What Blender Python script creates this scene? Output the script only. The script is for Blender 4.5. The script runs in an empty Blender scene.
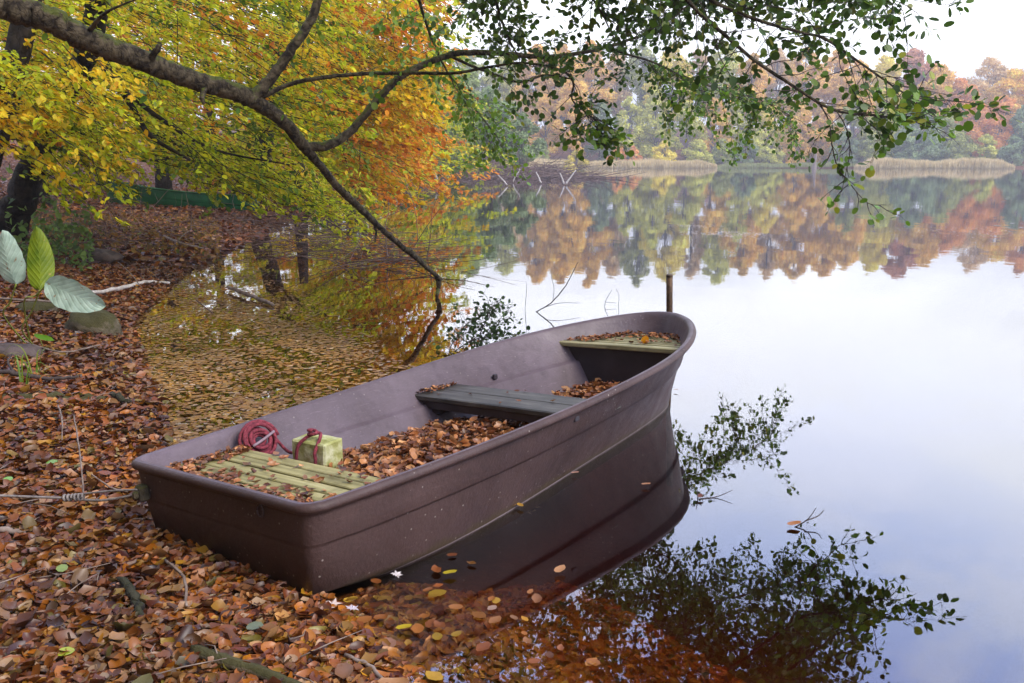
import bpy, math, random
import numpy as np
from mathutils import Vector
random.seed(7); RS = np.random.RandomState(11)
SC = bpy.context.scene; COL = SC.collection
PI = math.pi

# ------------------------------------------------------------------ camera frame (used to place things at real depths)
F, VH, HC = 905.0, 160.0, 1.6
PITCH = math.atan((341.5-VH)/F); CP, SP = math.cos(PITCH), math.sin(PITCH)
def at(u, v, Y):
    dx = (u-512)/F; dy = (341.5-v)/F
    k = Y/(CP+dy*SP)
    return np.array([k*dx, Y, HC-k*(SP-dy*CP)])
def gnd(u, v, z=0.0):
    dx = (u-512)/F; dy = (341.5-v)/F
    k = (HC-z)/(SP-dy*CP)
    return np.array([k*dx, k*(CP+dy*SP), z])
def lin(r, g, b):
    f = lambda c: (c/255/12.92) if c/255 <= .04045 else ((c/255+.055)/1.055)**2.4
    return np.array([f(r), f(g), f(b)])

# ------------------------------------------------------------------ tagging
def tag(o, label=None, cat=None, group=None, kind=None):
    if label: o['label'] = label
    if cat: o['category'] = cat
    if group: o['group'] = group
    if kind: o['kind'] = kind
    return o
def empty(name, loc=(0, 0, 0), rot=(0, 0, 0)):
    o = bpy.data.objects.new(name, None); COL.objects.link(o)
    o.location = [float(c) for c in loc]; o.rotation_euler = rot
    o.empty_display_size = .1
    return o

# ------------------------------------------------------------------ mesh helpers
def link_mesh(name, V, Fc, mat, parent=None, origin=(0, 0, 0), smooth=True, col=None, place=True):
    me = bpy.data.meshes.new(name)
    V = np.asarray(V, dtype=np.float64).reshape(-1, 3)
    org = np.array(origin, dtype=float)
    me.from_pydata((V-org).tolist(), [], Fc)
    me.materials.append(mat)
    if smooth: me.polygons.foreach_set('use_smooth', [True]*len(me.polygons))
    if col is not None:
        a = me.color_attributes.new('Col', 'FLOAT_COLOR', 'POINT')
        c = np.ones((len(V), 4)); c[:, :3] = col; a.data.foreach_set('color', c.ravel())
    me.update()
    o = bpy.data.objects.new(name, me); COL.objects.link(o)
    if parent is not None: o.parent = parent
    elif place: o.location = [float(c) for c in org]
    return o

class MB:
    def __init__(s): s.V = []; s.F = []; s.n = 0; s.C = []
    def add(s, V, Fc, c=None):
        V = np.asarray(V, float).reshape(-1, 3)
        s.V.append(V); s.F += [tuple(int(i)+s.n for i in f) for f in Fc]; s.n += len(V)
        s.C.append(np.tile(np.array(c if c is not None else (1, 1, 1), float), (len(V), 1)))
        return s
    def box(s, lo, hi, bev=0.0, M=None):
        lo = np.array(lo, float); hi = np.array(hi, float)
        b = bev
        if b <= 0:
            V = [(x, y, z) for x in (lo[0], hi[0]) for y in (lo[1], hi[1]) for z in (lo[2], hi[2])]
            Fc = [(0, 1, 3, 2), (4, 6, 7, 5), (0, 4, 5, 1), (2, 3, 7, 6), (0, 2, 6, 4), (1, 5, 7, 3)]
        else:
            V = []; Fc = []; idx = {}
            for ix in (0, 1):
                for iy in (0, 1):
                    for iz in (0, 1):
                        c = np.array([(lo, hi)[ix][0], (lo, hi)[iy][1], (lo, hi)[iz][2]])
                        sg = np.array([1-2*ix, 1-2*iy, 1-2*iz])
                        for ax in range(3):
                            p = c.copy()
                            for a2 in range(3):
                                if a2 != ax: p[a2] += sg[a2]*b
                            idx[(ix, iy, iz, ax)] = len(V); V.append(p)
            def k(ix, iy, iz, ax): return idx[(ix, iy, iz, ax)]
            for ax in range(3):
                for s_ in (0, 1):
                    q = []
                    for (a, b2) in ((0, 0), (1, 0), (1, 1), (0, 1)):
                        t = [0, 0, 0]; t[ax] = s_; o = [i for i in range(3) if i != ax]; t[o[0]] = a; t[o[1]] = b2
                        q.append(k(*t, ax))
                    Fc.append(q)
            for ax in range(3):     # edges along ax
                o = [i for i in range(3) if i != ax]
                for a in (0, 1):
                    for b2 in (0, 1):
                        t0 = [0, 0, 0]; t1 = [0, 0, 0]; t0[o[0]] = t1[o[0]] = a; t0[o[1]] = t1[o[1]] = b2; t1[ax] = 1
                        Fc.append((k(*t0, o[0]), k(*t1, o[0]), k(*t1, o[1]), k(*t0, o[1])))
            for ix in (0, 1):
                for iy in (0, 1):
                    for iz in (0, 1): Fc.append([k(ix, iy, iz, a) for a in range(3)])
        V = np.array(V)
        if M is not None: V = M(V)
        return s.add(V, Fc)
    def tube(s, P, R, n=6, c=None, cap=True, rough=0.0):
        P = np.asarray(P, float); m = len(P)
        R = np.broadcast_to(np.asarray(R, float), (m,))
        T = np.gradient(P, axis=0); T /= (np.linalg.norm(T, axis=1, keepdims=True)+1e-12)
        up = np.array([0, 0, 1.0]) if abs(T[0][2]) < .9 else np.array([1.0, 0, 0])
        V = np.zeros((m, n, 3)); a = np.arange(n)/n*2*PI
        u = np.cross(T[0], up); u /= np.linalg.norm(u)
        for i in range(m):
            u = u-T[i]*(u@T[i]); u /= (np.linalg.norm(u)+1e-12); w = np.cross(T[i], u)
            r = R[i]*(1+(RS.uniform(-rough, rough, n) if rough else 0))
            r = np.broadcast_to(r, (n,))
            V[i] = P[i]+(np.cos(a)*r)[:, None]*u+(np.sin(a)*r)[:, None]*w
        Fc = [(i*n+j, i*n+(j+1) % n, (i+1)*n+(j+1) % n, (i+1)*n+j) for i in range(m-1) for j in range(n)]
        if cap: Fc += [tuple(range(n-1, -1, -1)), tuple((m-1)*n+j for j in range(n))]
        return s.add(V.reshape(-1, 3), Fc, c)
    def build(s, name, mat, parent=None, origin=(0, 0, 0), smooth=True, col=False):
        V = np.vstack(s.V)
        return link_mesh(name, V, s.F, mat, parent, origin, smooth, np.vstack(s.C) if col else None)

def spline(P, per=6):
    """Catmull-Rom through the rows of P (any columns)."""
    P = np.asarray(P, float)
    Q = np.vstack([2*P[0]-P[1], P, 2*P[-1]-P[-2]]); out = []
    for i in range(1, len(Q)-2):
        p0, p1, p2, p3 = Q[i-1], Q[i], Q[i+1], Q[i+2]
        for t in np.arange(per)/per:
            out.append(.5*((2*p1)+(-p0+p2)*t+(2*p0-5*p1+4*p2-p3)*t*t+(-p0+3*p1-3*p2+p3)*t**3))
    out.append(P[-1]); return np.array(out)
def pix_path(L, per=6, wob=0.0):
    """rows (u,v,Y,r) -> smooth world path and radii"""
    A = np.array([list(at(u, v, Y))+[r] for u, v, Y, r in L]); S = spline(A, per)
    if wob: S[1:-1, :3] += RS.normal(0, 1, (len(S)-2, 3))*S[1:-1, 3:4]*wob
    return S[:, :3], np.maximum(S[:, 3], .001)

def norm(a): return a/(np.linalg.norm(a, axis=-1, keepdims=True)+1e-12)
TEMPL = {
 # (along, side, up) ; up scaled by curl/fold
 'q': (np.array([(-.5, 0, 0), (0, .5, 0), (.5, 0, 0), (0, -.5, 0)]), [(0, 1, 2, 3)]),
 'h': (np.array([(-.5, 0, 0), (-.15, .5, .5), (.22, .36, .4), (.5, 0, 0), (.22, -.36, .4), (-.15, -.5, .5)]), [(0, 5, 4, 3), (0, 3, 2, 1)]),
 'c': (np.array([(-.5, 0, .4), (-.25, .4, .55), (.12, .46, .5), (0, 0, -.1), (.5, 0, .75), (.12, -.46, .2), (-.25, -.4, .6)]),
       [(0, 3, 1), (3, 2, 1), (3, 4, 2), (0, 6, 3), (3, 6, 5), (3, 5, 4)]),
 'd': (np.array([(-.5, 0, .5), (-.16, 0, .02), (.2, 0, .0), (.5, 0, .6), (-.34, .33, .55), (.0, .5, .45), (.32, .3, .6), (-.34, -.33, .3), (.0, -.5, .6), (.32, -.3, .2)]),
       [(0, 1, 5, 4), (1, 2, 6, 5), (2, 3, 6), (0, 7, 8, 1), (1, 8, 9, 2), (2, 9, 3)]),
 'r': (np.array([(-.5, 0, 0), (-.38, .36, .2), (-.05, .5, .3), (.3, .38, .2), (.5, 0, 0), (.3, -.38, .2), (-.05, -.5, .3), (-.38, -.36, .2)]),
       [(0, 4, 3, 2), (0, 2, 1), (0, 7, 6), (0, 6, 5, 4)]),
}
def leaves(name, P, A, N, L, W, C, mat, kind='h', curl=.25, parent=None, origin=(0, 0, 0), smooth=False):
    P = np.asarray(P, float); n = len(P)
    A = norm(np.asarray(A, float)); N = np.asarray(N, float); N = norm(N-A*(N*A).sum(1, keepdims=True)); S = np.cross(N, A)
    T, Fc = TEMPL[kind]; k = len(T)
    L = np.broadcast_to(L, (n,)); W = np.broadcast_to(W, (n,)); cu = np.broadcast_to(curl, (n,))
    V = (P[:, None]+T[None, :, 0, None]*(L[:, None, None]*A[:, None])+T[None, :, 1, None]*(W[:, None, None]*S[:, None])
         + T[None, :, 2, None]*((L*cu)[:, None, None]*N[:, None]))
    V = V.reshape(-1, 3)-np.array(origin, float)
    me = bpy.data.meshes.new(name)
    loops = np.concatenate([np.array(f) for f in Fc]); lens = np.array([len(f) for f in Fc])
    LI = (loops[None]+(np.arange(n)*k)[:, None]).ravel(); nf = len(Fc)*n
    me.vertices.add(len(V)); me.vertices.foreach_set('co', V.ravel())
    me.loops.add(len(LI)); me.loops.foreach_set('vertex_index', LI)
    ls = np.tile(lens, n); st = np.concatenate([[0], np.cumsum(ls)[:-1]])
    me.polygons.add(nf); me.polygons.foreach_set('loop_start', st)
    if smooth: me.polygons.foreach_set('use_smooth', np.ones(nf, bool))
    me.update(calc_edges=True)
    a = me.color_attributes.new('Col', 'FLOAT_COLOR', 'POINT')
    c = np.ones((n, k, 4)); c[:, :, :3] = np.clip(np.asarray(C), .003, 1)[:, None]; a.data.foreach_set('color', c.ravel())
    me.materials.append(mat)
    o = bpy.data.objects.new(name, me); COL.objects.link(o)
    if parent is not None: o.parent = parent
    else: o.location = [float(q) for q in origin]
    return o
def rnd_dirs(n): return norm(RS.normal(0, 1, (n, 3)))
def pal(cols, w, n, jit=.18):
    """n linear colours from an sRGB palette with weights, with brightness jitter"""
    c = np.array([lin(*q) for q in cols]); i = RS.choice(len(cols), n, p=np.array(w)/sum(w))
    j = RS.choice(len(cols), n, p=np.array(w)/sum(w)); t = RS.uniform(0, .5, n)[:, None]
    return (c[i]*(1-t)+c[j]*t)*np.exp(RS.normal(0, jit, n))[:, None]

# ------------------------------------------------------------------ materials
class NT:
    def __init__(s, name):
        s.m = bpy.data.materials.new(name); s.m.use_nodes = True; s.t = s.m.node_tree; s.t.nodes.clear()
        s.out = s.n('ShaderNodeOutputMaterial')
    def n(s, typ, ins=None, **kw):
        nd = s.t.nodes.new(typ)
        for k, v in kw.items(): setattr(nd, k, v)
        for k, v in (ins or {}).items(): s.set(nd, k, v)
        return nd
    def set(s, nd, k, v):
        if isinstance(v, bpy.types.NodeSocket): s.t.links.new(v, nd.inputs[k])
        else: nd.inputs[k].default_value = v
    def ramp(s, fac, stops, interp='LINEAR'):
        r = s.n('ShaderNodeValToRGB', {0: fac}); cr = r.color_ramp; cr.interpolation = interp
        while len(cr.elements) > 1: cr.elements.remove(cr.elements[-1])
        for i, (p, c) in enumerate(stops):
            e = cr.elements[0] if i == 0 else cr.elements.new(p)
            e.position = p; c = (c, c, c) if not hasattr(c, '__len__') else c; e.color = (*[float(q) for q in c], 1)
        return r.outputs[0]
    def noise(s, scale, detail=4, rough=.55, vec=None, dist=0.0):
        nd = s.n('ShaderNodeTexNoise', {'Scale': scale, 'Detail': detail, 'Roughness': rough, 'Distortion': dist})
        if vec is not None: s.set(nd, 'Vector', vec)
        return nd.outputs[0]
    def obj(s): return s.n('ShaderNodeTexCoord').outputs['Object']
    def mapping(s, vec, scale=(1, 1, 1), rot=(0, 0, 0)):
        return s.n('ShaderNodeMapping', {0: vec, 'Scale': scale, 'Rotation': rot}).outputs[0]
    def mix(s, a, b, f, mode='MIX'):
        nd = s.n('ShaderNodeMix', data_type='RGBA', blend_type=mode)
        for i, v in ((0, f), (6, a), (7, b)):
            if isinstance(v, bpy.types.NodeSocket): s.t.links.new(v, nd.inputs[i])
            else: nd.inputs[i].default_value = v if i == 0 else (*[float(q) for q in v][:3], 1)
        return nd.outputs[2]
    def math(s, op, a, b=None, clamp=False):
        nd = s.n('ShaderNodeMath', operation=op, use_clamp=clamp); s.set(nd, 0, a)
        if b is not None: s.set(nd, 1, b)
        return nd.outputs[0]
    def bump(s, h, strength=.5, dist=.01):
        return s.n('ShaderNodeBump', {'Height': h, 'Strength': strength, 'Distance': dist}).outputs[0]
    def bsdf(s, col, rough=.6, normal=None, spec=.5, **kw):
        b = s.n('ShaderNodeBsdfPrincipled', {'Roughness': rough, 'Specular IOR Level': spec})
        s.set(b, 'Base Color', col if isinstance(col, bpy.types.NodeSocket) else (*[float(c) for c in col], 1))
        if normal is not None: s.set(b, 'Normal', normal)
        for k, v in kw.items(): s.set(b, k, v)
        return b.outputs[0]
    def done(s, sh): s.t.links.new(sh, s.out.inputs[0]); return s.m

def leaf_mat(name, trans=.35, rough=.55, spec=.35):
    t = NT(name); c = t.n('ShaderNodeVertexColor', layer_name='Col').outputs[0]
    nz = t.noise(35, 2, .6, t.obj()); c2 = t.mix(c, (.55, .5, .45), t.ramp(nz, [(.35, 0), (.75, .45)]), 'MULTIPLY')
    b = t.bsdf(c2, rough, spec=spec)
    if trans > 0:
        tr = t.n('ShaderNodeBsdfTranslucent', {0: c}).outputs[0]
        b = t.n('ShaderNodeMixShader', {0: trans, 1: b, 2: tr}).outputs[0]
    return t.done(b)
def plain_mat(name, c1, c2, scale=8, rough=.7, bump=.3, bdist=.01, detail=5, spec=.4, stretch=(1, 1, 1), lo=.35, hi=.65, metallic=0.0):
    t = NT(name); v = t.mapping(t.obj(), stretch); nz = t.noise(scale, detail, .6, v)
    c = t.ramp(nz, [(lo, c1), (hi, c2)])
    return t.done(t.bsdf(c, rough, t.bump(t.noise(scale*2.5, detail, .65, v), bump, bdist), spec, Metallic=metallic))

def bark_mat(name, dark, light, moss, mossamt=.5, scale=14):
    t = NT(name); o = t.obj()
    v = t.mapping(o, (1, 1, 1)); nz = t.noise(scale, 6, .65, v, .6); big = t.noise(scale*.25, 3, .6, v)
    vo = t.n('ShaderNodeTexVoronoi', {'Vector': t.mapping(o, (1, 1, .55)), 'Scale': scale*1.7}).outputs[0]
    c = t.ramp(nz, [(.41, dark), (.58, light)])
    ed = t.n('ShaderNodeTexVoronoi', {'Vector': t.mix(o, t.n('ShaderNodeTexNoise', {'Vector': o, 'Scale': scale*.6, 'Detail': 5.0}).outputs[1], .30, 'ADD'), 'Scale': scale*.9}, feature='DISTANCE_TO_EDGE').outputs[0]
    crack = t.ramp(ed, [(.0, 1), (.09, 0)])
    c = t.mix(c, light*1.6, t.ramp(big, [(.58, 0), (.66, .55)]))
    c = t.mix(c, dark*.6, t.math('MULTIPLY', crack, .28))
    nrm = t.n('ShaderNodeNewGeometry').outputs['Normal']; z = t.n('ShaderNodeSeparateXYZ', {0: nrm}).outputs[2]
    m = t.math('ADD', t.math('MULTIPLY', z, .45), t.math('MULTIPLY', t.noise(scale*.5, 5, .7, v), 1.3))
    c = t.mix(c, moss, t.ramp(m, [(.85, 0), (1.05, mossamt)]))
    h = t.math('SUBTRACT', t.math('ADD', nz, t.math('MULTIPLY', vo, .5)), t.math('MULTIPLY', crack, .35))
    return t.done(t.bsdf(c, .85, t.bump(h, .9, .02), .25))

M = {}
M['litter'] = leaf_mat('dry_leaf', .1, .42, .55)
M['foliage'] = leaf_mat('autumn_foliage', .5, .6, .3)
M['alder'] = leaf_mat('alder_leaf', .35, .45, .45)
M['farleaf'] = leaf_mat('far_foliage', .3, .7, .2)
M['bark'] = bark_mat('limb_bark', lin(46, 38, 28), lin(104, 92, 72), lin(84, 92, 30), .85)
M['darkbark'] = bark_mat('dark_bark', lin(28, 24, 22), lin(58, 50, 44), lin(60, 70, 30), .3, 8)
M['twig'] = plain_mat('twig_bark', lin(52, 42, 40), lin(84, 72, 68), 20, .8, .2, .004)
M['deadwood'] = plain_mat('dead_wood', lin(96, 80, 70), lin(150, 132, 120), 15, .8, .4, .006)
M['palewood'] = plain_mat('pale_wood', lin(170, 160, 152), lin(214, 206, 200), 12, .7, .3, .004)
M['brush'] = plain_mat('brush_wood', lin(84, 66, 60), lin(122, 100, 92), 4, .9, .2, .004)
M['farbark'] = plain_mat('far_bark', lin(84, 76, 70), lin(126, 116, 108), .6, .9, .1, .01)
M['reed'] = leaf_mat('reed_stalk', .25, .8, .2)
M['rock'] = plain_mat('field_stone', lin(62, 52, 50), lin(108, 92, 86), 7, .85, .8, .02)
def mossy_rock():
    t = NT('mossy_stone'); o = t.obj(); nz = t.noise(8, 6, .6, o)
    c = t.ramp(nz, [(.35, lin(74, 66, 52)), (.65, lin(118, 108, 86))])
    z = t.n('ShaderNodeSeparateXYZ', {0: t.n('ShaderNodeNewGeometry').outputs['Normal']}).outputs[2]
    f = t.math('ADD', z, t.noise(10, 4, .6, o)); c = t.mix(c, lin(70, 68, 34), t.ramp(f, [(.9, 0), (1.3, .8)]))
    return t.done(t.bsdf(c, .9, t.bump(t.noise(25, 6, .7, o), .9, .02), .2))
M['mossrock'] = mossy_rock()

def hull_mat(name, base, base2, rough, speck=.5, bdist=.003):
    t = NT(name); o = t.obj(); nz = t.noise(2.2, 5, .6, o)
    c = t.ramp(nz, [(.3, base), (.7, base2)])
    # dried mud specks and splashes, scuffs
    vo = t.n('ShaderNodeTexVoronoi', {'Vector': o, 'Scale': 30.0, 'Randomness': 1.0})
    spot = t.ramp(vo.outputs['Distance'], [(.08, 1), (.15, 0)])
    pick = t.ramp(t.n('ShaderNodeSeparateColor', {0: vo.outputs['Color']}).outputs[0], [(.55, 0), (.65, 1)])
    patch = t.ramp(t.noise(3.5, 2, .5, o), [(.36, .2), (.6, 1)])
    f = t.math('MULTIPLY', t.math('MULTIPLY', spot, pick), t.math('MULTIPLY', patch, speck))
    c = t.mix(c, lin(176, 166, 156), f)
    sv = t.mapping(o, (2, 2, 30)); sc = t.ramp(t.noise(6, 3, .6, sv, 1.5), [(.60, 0), (.70, .35)])
    c = t.mix(c, base2*1.7, sc)
    grime = t.ramp(t.noise(9, 6, .7, o), [(.5, 0), (.75, .5)]); c = t.mix(c, base*.5, grime)
    zo = t.n('ShaderNodeSeparateXYZ', {0: t.n('ShaderNodeNewGeometry').outputs['Position']}).outputs[2]; c0 = c; wl = t.math('ADD', zo, t.math('MULTIPLY', t.noise(7, 5, .7, t.mapping(o, (1, 1, .3))), .09))
    c = t.mix(c, lin(70, 58, 36), t.ramp(wl, [(.065, .7), (.095, 0)]))
    c = t.mix(c, lin(150, 134, 136), t.math('MULTIPLY', t.ramp(zo, [(0, .8), (.005, .8), (.0075, 0)]), t.math('GREATER_THAN', zo, 0.0)))  # bright meniscus glint along the waterline, painted as a thin pale line
    fine = t.ramp(t.noise(70, 3, .7, t.mapping(o, (1, 1, 3))), [(.62, 0), (.75, .35)]); c = t.mix(c, base2*2.0, fine)
    bmp = t.math('ADD', t.noise(60, 4, .6, o), t.math('MULTIPLY', t.noise(9, 3, .6, o), 1.5))
    r = t.ramp(t.noise(5, 4, .6, o), [(.3, rough-.08), (.7, rough+.15)])
    return t.done(t.bsdf(c, r, t.bump(bmp, .8, bdist), .3))
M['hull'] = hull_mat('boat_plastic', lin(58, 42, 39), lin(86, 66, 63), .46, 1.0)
M['hullin'] = hull_mat('skylit_plastic', lin(86, 73, 77), lin(112, 98, 105), .40, .6)  # hull colour lightened inside to paint in the sky light it catches
M['hullgreen'] = plain_mat('green_hull', lin(20, 80, 46), lin(34, 104, 60), 3, .4, .1, .004)
def wood_mat(name, c1, c2, c3, rough=.65, spec=.4, along=(30, 2, 30)):
    t = NT(name); o = t.obj(); v = t.mapping(o, along)
    c = t.ramp(t.noise(1.0, 6, .65, v, .4), [(.3, c1), (.55, c2), (.78, c3)])
    c = t.mix(c, c1*.8, t.ramp(t.noise(5, 4, .6, o), [(.45, 0), (.68, .85)]))
    return t.done(t.bsdf(c, rough, t.bump(t.noise(2.2, 5, .7, v), .6, .003), spec))
M['slat'] = wood_mat('green_slat', lin(112, 104, 60), lin(164, 154, 100), lin(206, 196, 148), .6, .35)
M['bowslat'] = wood_mat('bow_slat', lin(124, 118, 80), lin(166, 158, 116), lin(200, 190, 150), .6, .35)
M['thwart'] = wood_mat('dark_plank', lin(44, 42, 38), lin(76, 72, 66), lin(126, 120, 112), .5, .4)
M['darkpart'] = plain_mat('bulkhead_plastic', lin(44, 38, 42), lin(60, 52, 58), 6, .5, .2, .002)
M['metal'] = plain_mat('rusty_metal', lin(56, 46, 38), lin(112, 84, 56), 22, .55, .5, .004, metallic=.3)
M['rope'] = plain_mat('red_rope', lin(88, 28, 40), lin(146, 60, 72), 60, .85, .8, .004)
M['strap'] = plain_mat('grey_strap', lin(126, 104, 112), lin(150, 130, 138), 40, .7, .4, .002)
M['cable'] = plain_mat('grey_cable', lin(104, 96, 92), lin(150, 140, 134), 40, .6, .6, .003)
def block_mat():
    t = NT('mossy_concrete'); o = t.obj(); nz = t.noise(11, 6, .65, o)
    c = t.ramp(nz, [(.3, lin(116, 116, 50)), (.48, lin(164, 164, 104)), (.66, lin(206, 204, 168))])
    return t.done(t.bsdf(c, .9, t.bump(t.noise(45, 5, .7, o), .7, .006), .2))
M['block'] = block_mat()
def big_leaf_mat(name, a, b, spot, sl=0.0):
    t = NT(name); o = t.obj(); uv = t.n('ShaderNodeUVMap').outputs[0]
    s = t.n('ShaderNodeSeparateXYZ', {0: uv})
    # side veins, fanning from the midrib
    w = t.math('ABSOLUTE', t.math('SUBTRACT', s.outputs[0], .5))
    ph = t.math('MULTIPLY', t.math('SUBTRACT', s.outputs[1], t.math('MULTIPLY', w, .6)), 9.0)
    vein = t.math('ABSOLUTE', t.math('SUBTRACT', t.math('FRACT', ph), .5))
    vl = t.ramp(vein, [(0, 1), (.09, 0)]); mid = t.ramp(w, [(0, 1), (.03, 0)])
    vv = t.math('MAXIMUM', vl, mid)
    c = t.ramp(t.noise(14, 4, .6, o), [(.3, a), (.7, b)])
    c = t.mix(c, b*1.25, t.math('MULTIPLY', vv, .28))
    c = t.mix(c, spot, t.ramp(t.noise(26, 2, .5, o), [(.66, 0), (.71, 1)]))
    bm = t.math('MULTIPLY', t.ramp(vein, [(0, 1), (.3, 0)]), 1.0)
    b_ = t.bsdf(c, .5, t.bump(bm, .6, .003), .4)
    tr = t.n('ShaderNodeBsdfTranslucent', {0: c}).outputs[0]
    return t.done(t.n('ShaderNodeMixShader', {0: .25, 1: b_, 2: tr}).outputs[0])
M['palebig'] = big_leaf_mat('pale_underside', lin(150, 176, 156), lin(190, 212, 192), lin(150, 130, 100))
M['greenbig'] = big_leaf_mat('yellow_green_leaf', lin(86, 112, 16), lin(134, 150, 26), lin(160, 150, 60))

# ------------------------------------------------------------------ ground shape
SHORE = [tuple(gnd(u, v)[:2]) for u, v in [(400, 683), (345, 622), (322, 600), (152, 534), (172, 432), (146, 382), (128, 325), (188, 268), (245, 240), (300, 218), (345, 200), (400, 189), (425, 183)]]
POLY = np.array([(1.6, -9), (1.0, -3), (.5, 0), (-.1, 1.6)]+SHORE+
                [(-8.5, 78), (-6, 86), (4, 88), (7, 92), (5, 100), (-6, 118), (-14, 150), (-10, 176), (10, 186), (40, 188), (70, 184), (105, 182),
                 (125, 165), (135, 120), (120, 60), (90, 10), (60, -20), (20, -26), (6, -18)], float)
def sdf(X, Y):
    """distance to the shoreline; > 0 on land"""
    X = np.atleast_1d(np.asarray(X, float)).ravel(); Y = np.atleast_1d(np.asarray(Y, float)).ravel()
    d = np.full(len(X), 1e9); ins = np.zeros(len(X), bool); n = len(POLY)
    for i in range(n):
        a = POLY[i]; b = POLY[(i+1) % n]; ab = b-a
        t = np.clip(((X-a[0])*ab[0]+(Y-a[1])*ab[1])/(ab@ab), 0, 1)
        d = np.minimum(d, np.hypot(X-a[0]-t*ab[0], Y-a[1]-t*ab[1]))
        c = ((a[1] > Y) != (b[1] > Y)) & (X < (b[0]-a[0])*(Y-a[1])/(b[1]-a[1]+1e-12)+a[0]); ins ^= c
    return np.where(ins, -d, d)
BTH = .6737; BO = np.array([-1.1375, 3.3749]); FX = np.array([math.sin(BTH), math.cos(BTH)]); LX = np.array([-math.cos(BTH), math.sin(BTH)])
def sstep(a, b, x): t = np.clip((x-a)/(b-a), 0, 1); return t*t*(3-2*t)
def wob(X, Y, s, k=0):
    return np.sin(X*s+1.3+k)*np.cos(Y*s*.9+.7*k)+.5*np.sin(X*s*2.3+Y*s*1.7+k)
def height(X, Y):
    X = np.asarray(X, float); Y = np.asarray(Y, float); sh = X.shape; X = X.ravel(); Y = Y.ravel()
    d = sdf(X, Y)+.06*wob(X, Y, 3.1)*np.clip(Y/10, .3, 1)
    land = .07*d*np.exp(-d/6)+.30*(1-np.exp(-np.maximum(d, 0)/5))
    hill = sstep(3, 30, d)*np.clip(d-3, 0, 60)*.16*sstep(12, 26, Y)
    land = np.where(d > 0, land+hill+.03*wob(X, Y, .8)*sstep(.5, 3, d), 0)
    left = (X-BO[0])*LX[0]+(Y-BO[1])*LX[1]
    bay = sstep(.3, 1.1, left)*sstep(3.6, 4.6, Y)*sstep(22, 14, Y)
    land = land*(.12+.88*sstep(.0, .9, np.hypot(np.maximum(np.abs((X-BO[0])*FX[0]+(Y-BO[1])*FX[1]-.6)-.6, 0), np.maximum(np.abs(left)-.5, 0))))
    k = .36*(1-bay)+.045*bay
    dd = -np.minimum(d, 0); bed = -np.minimum(k*dd*(.35+.65*sstep(.1, .9, dd)), 2.4)-.03*np.minimum(dd/.12, 1)
    h = np.where(d > 0, land, bed)
    return h.reshape(sh)
def hz(x, y): return float(height(np.array([x]), np.array([y]))[0])

def ground():
    rr = np.concatenate([[0], np.exp(np.linspace(math.log(.5), math.log(30), 190)), np.exp(np.linspace(math.log(30), math.log(900), 90))[1:]])
    fine = np.radians(np.linspace(-50, 42, 260)); rest = np.radians(np.linspace(42, 310, 90))[1:-1]
    an = np.concatenate([fine, rest]); nr, na = len(rr), len(an)
    R_, A_ = np.meshgrid(rr[1:], an, indexing='ij'); X = R_*np.sin(A_); Y = R_*np.cos(A_); Z = height(X, Y)
    V = np.vstack([[(0, 0, hz(0, 0))], np.stack([X, Y, Z], -1).reshape(-1, 3)])
    Fc = [(0, 1+(j+1) % na, 1+j) for j in range(na)]
    for i in range(nr-2):
        b = 1+i*na; c = b+na
        Fc += [(b+j, b+(j+1) % na, c+(j+1) % na, c+j) for j in range(na)]
    t = NT('forest_floor'); o = t.obj()
    n1 = t.noise(16, 6, .75, o); n2 = t.noise(1.2, 4, .6, o)
    vo = t.n('ShaderNodeTexVoronoi', {'Vector': o, 'Scale': 22.0}).outputs['Color']
    vs = t.n('ShaderNodeSeparateColor', {0: vo}).outputs[0]
    c = t.ramp(vs, [(0, lin(70, 38, 20)), (.35, lin(110, 62, 30)), (.7, lin(150, 88, 42)), (1, lin(120, 92, 52))])
    c = t.mix(c, lin(44, 28, 18), t.ramp(n1, [(.42, .1), (.7, .8)]))
    c = t.mix(c, lin(86, 62, 36), t.ramp(n2, [(.4, 0), (.7, .5)]))
    z = t.n('ShaderNodeSeparateXYZ', {0: o}).outputs[2]
    c = t.mix(c, lin(92, 58, 24), t.ramp(t.math('MULTIPLY', z, -3.0), [(0, 0), (.5, .8)]))
    m = t.done(t.bsdf(c, .85, t.bump(t.math('ADD', n1, vs), .8, .03), .2))
    tag(link_mesh('ground', V, Fc, m), kind='structure')
ground()

def water():
    t = NT('lake_water'); o = t.obj()
    n1 = t.noise(.9, 3, .5, t.mapping(o, (1, .6, 1)), .3); n2 = t.noise(7, 2, .5, o)
    h = t.math('ADD', n1, t.math('MULTIPLY', n2, .06))
    nrm = t.bump(h, 1.0, .0035)
    fr = t.n('ShaderNodeFresnel', {'IOR': 1.333, 'Normal': nrm}).outputs[0]
    f = t.math('POWER', fr, .6)
    gl = t.n('ShaderNodeBsdfGlossy', {'Color': (.97, .97, 1, 1), 'Roughness': t.ramp(t.noise(.09, 4, .6, t.mapping(o, (.5, 1.6, 1))), [(.45, .008), (.65, .020)]), 'Normal': nrm}).outputs[0]
    tr = t.n('ShaderNodeBsdfTransparent', {'Color': (1, .97, .9, 1)}).outputs[0]
    t.done(t.n('ShaderNodeMixShader', {0: f, 1: tr, 2: gl}).outputs[0])
    ab = t.n('ShaderNodeVolumeAbsorption', {'Color': (.84, .60, .20, 1), 'Density': 2.4}).outputs[0]
    t.t.links.new(ab, t.out.inputs['Volume'])
    mb = MB(); mb.box((-120, -60, -8), (260, 260, 0))
    tag(mb.build('water', t.m, smooth=False), kind='structure')
water()

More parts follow.
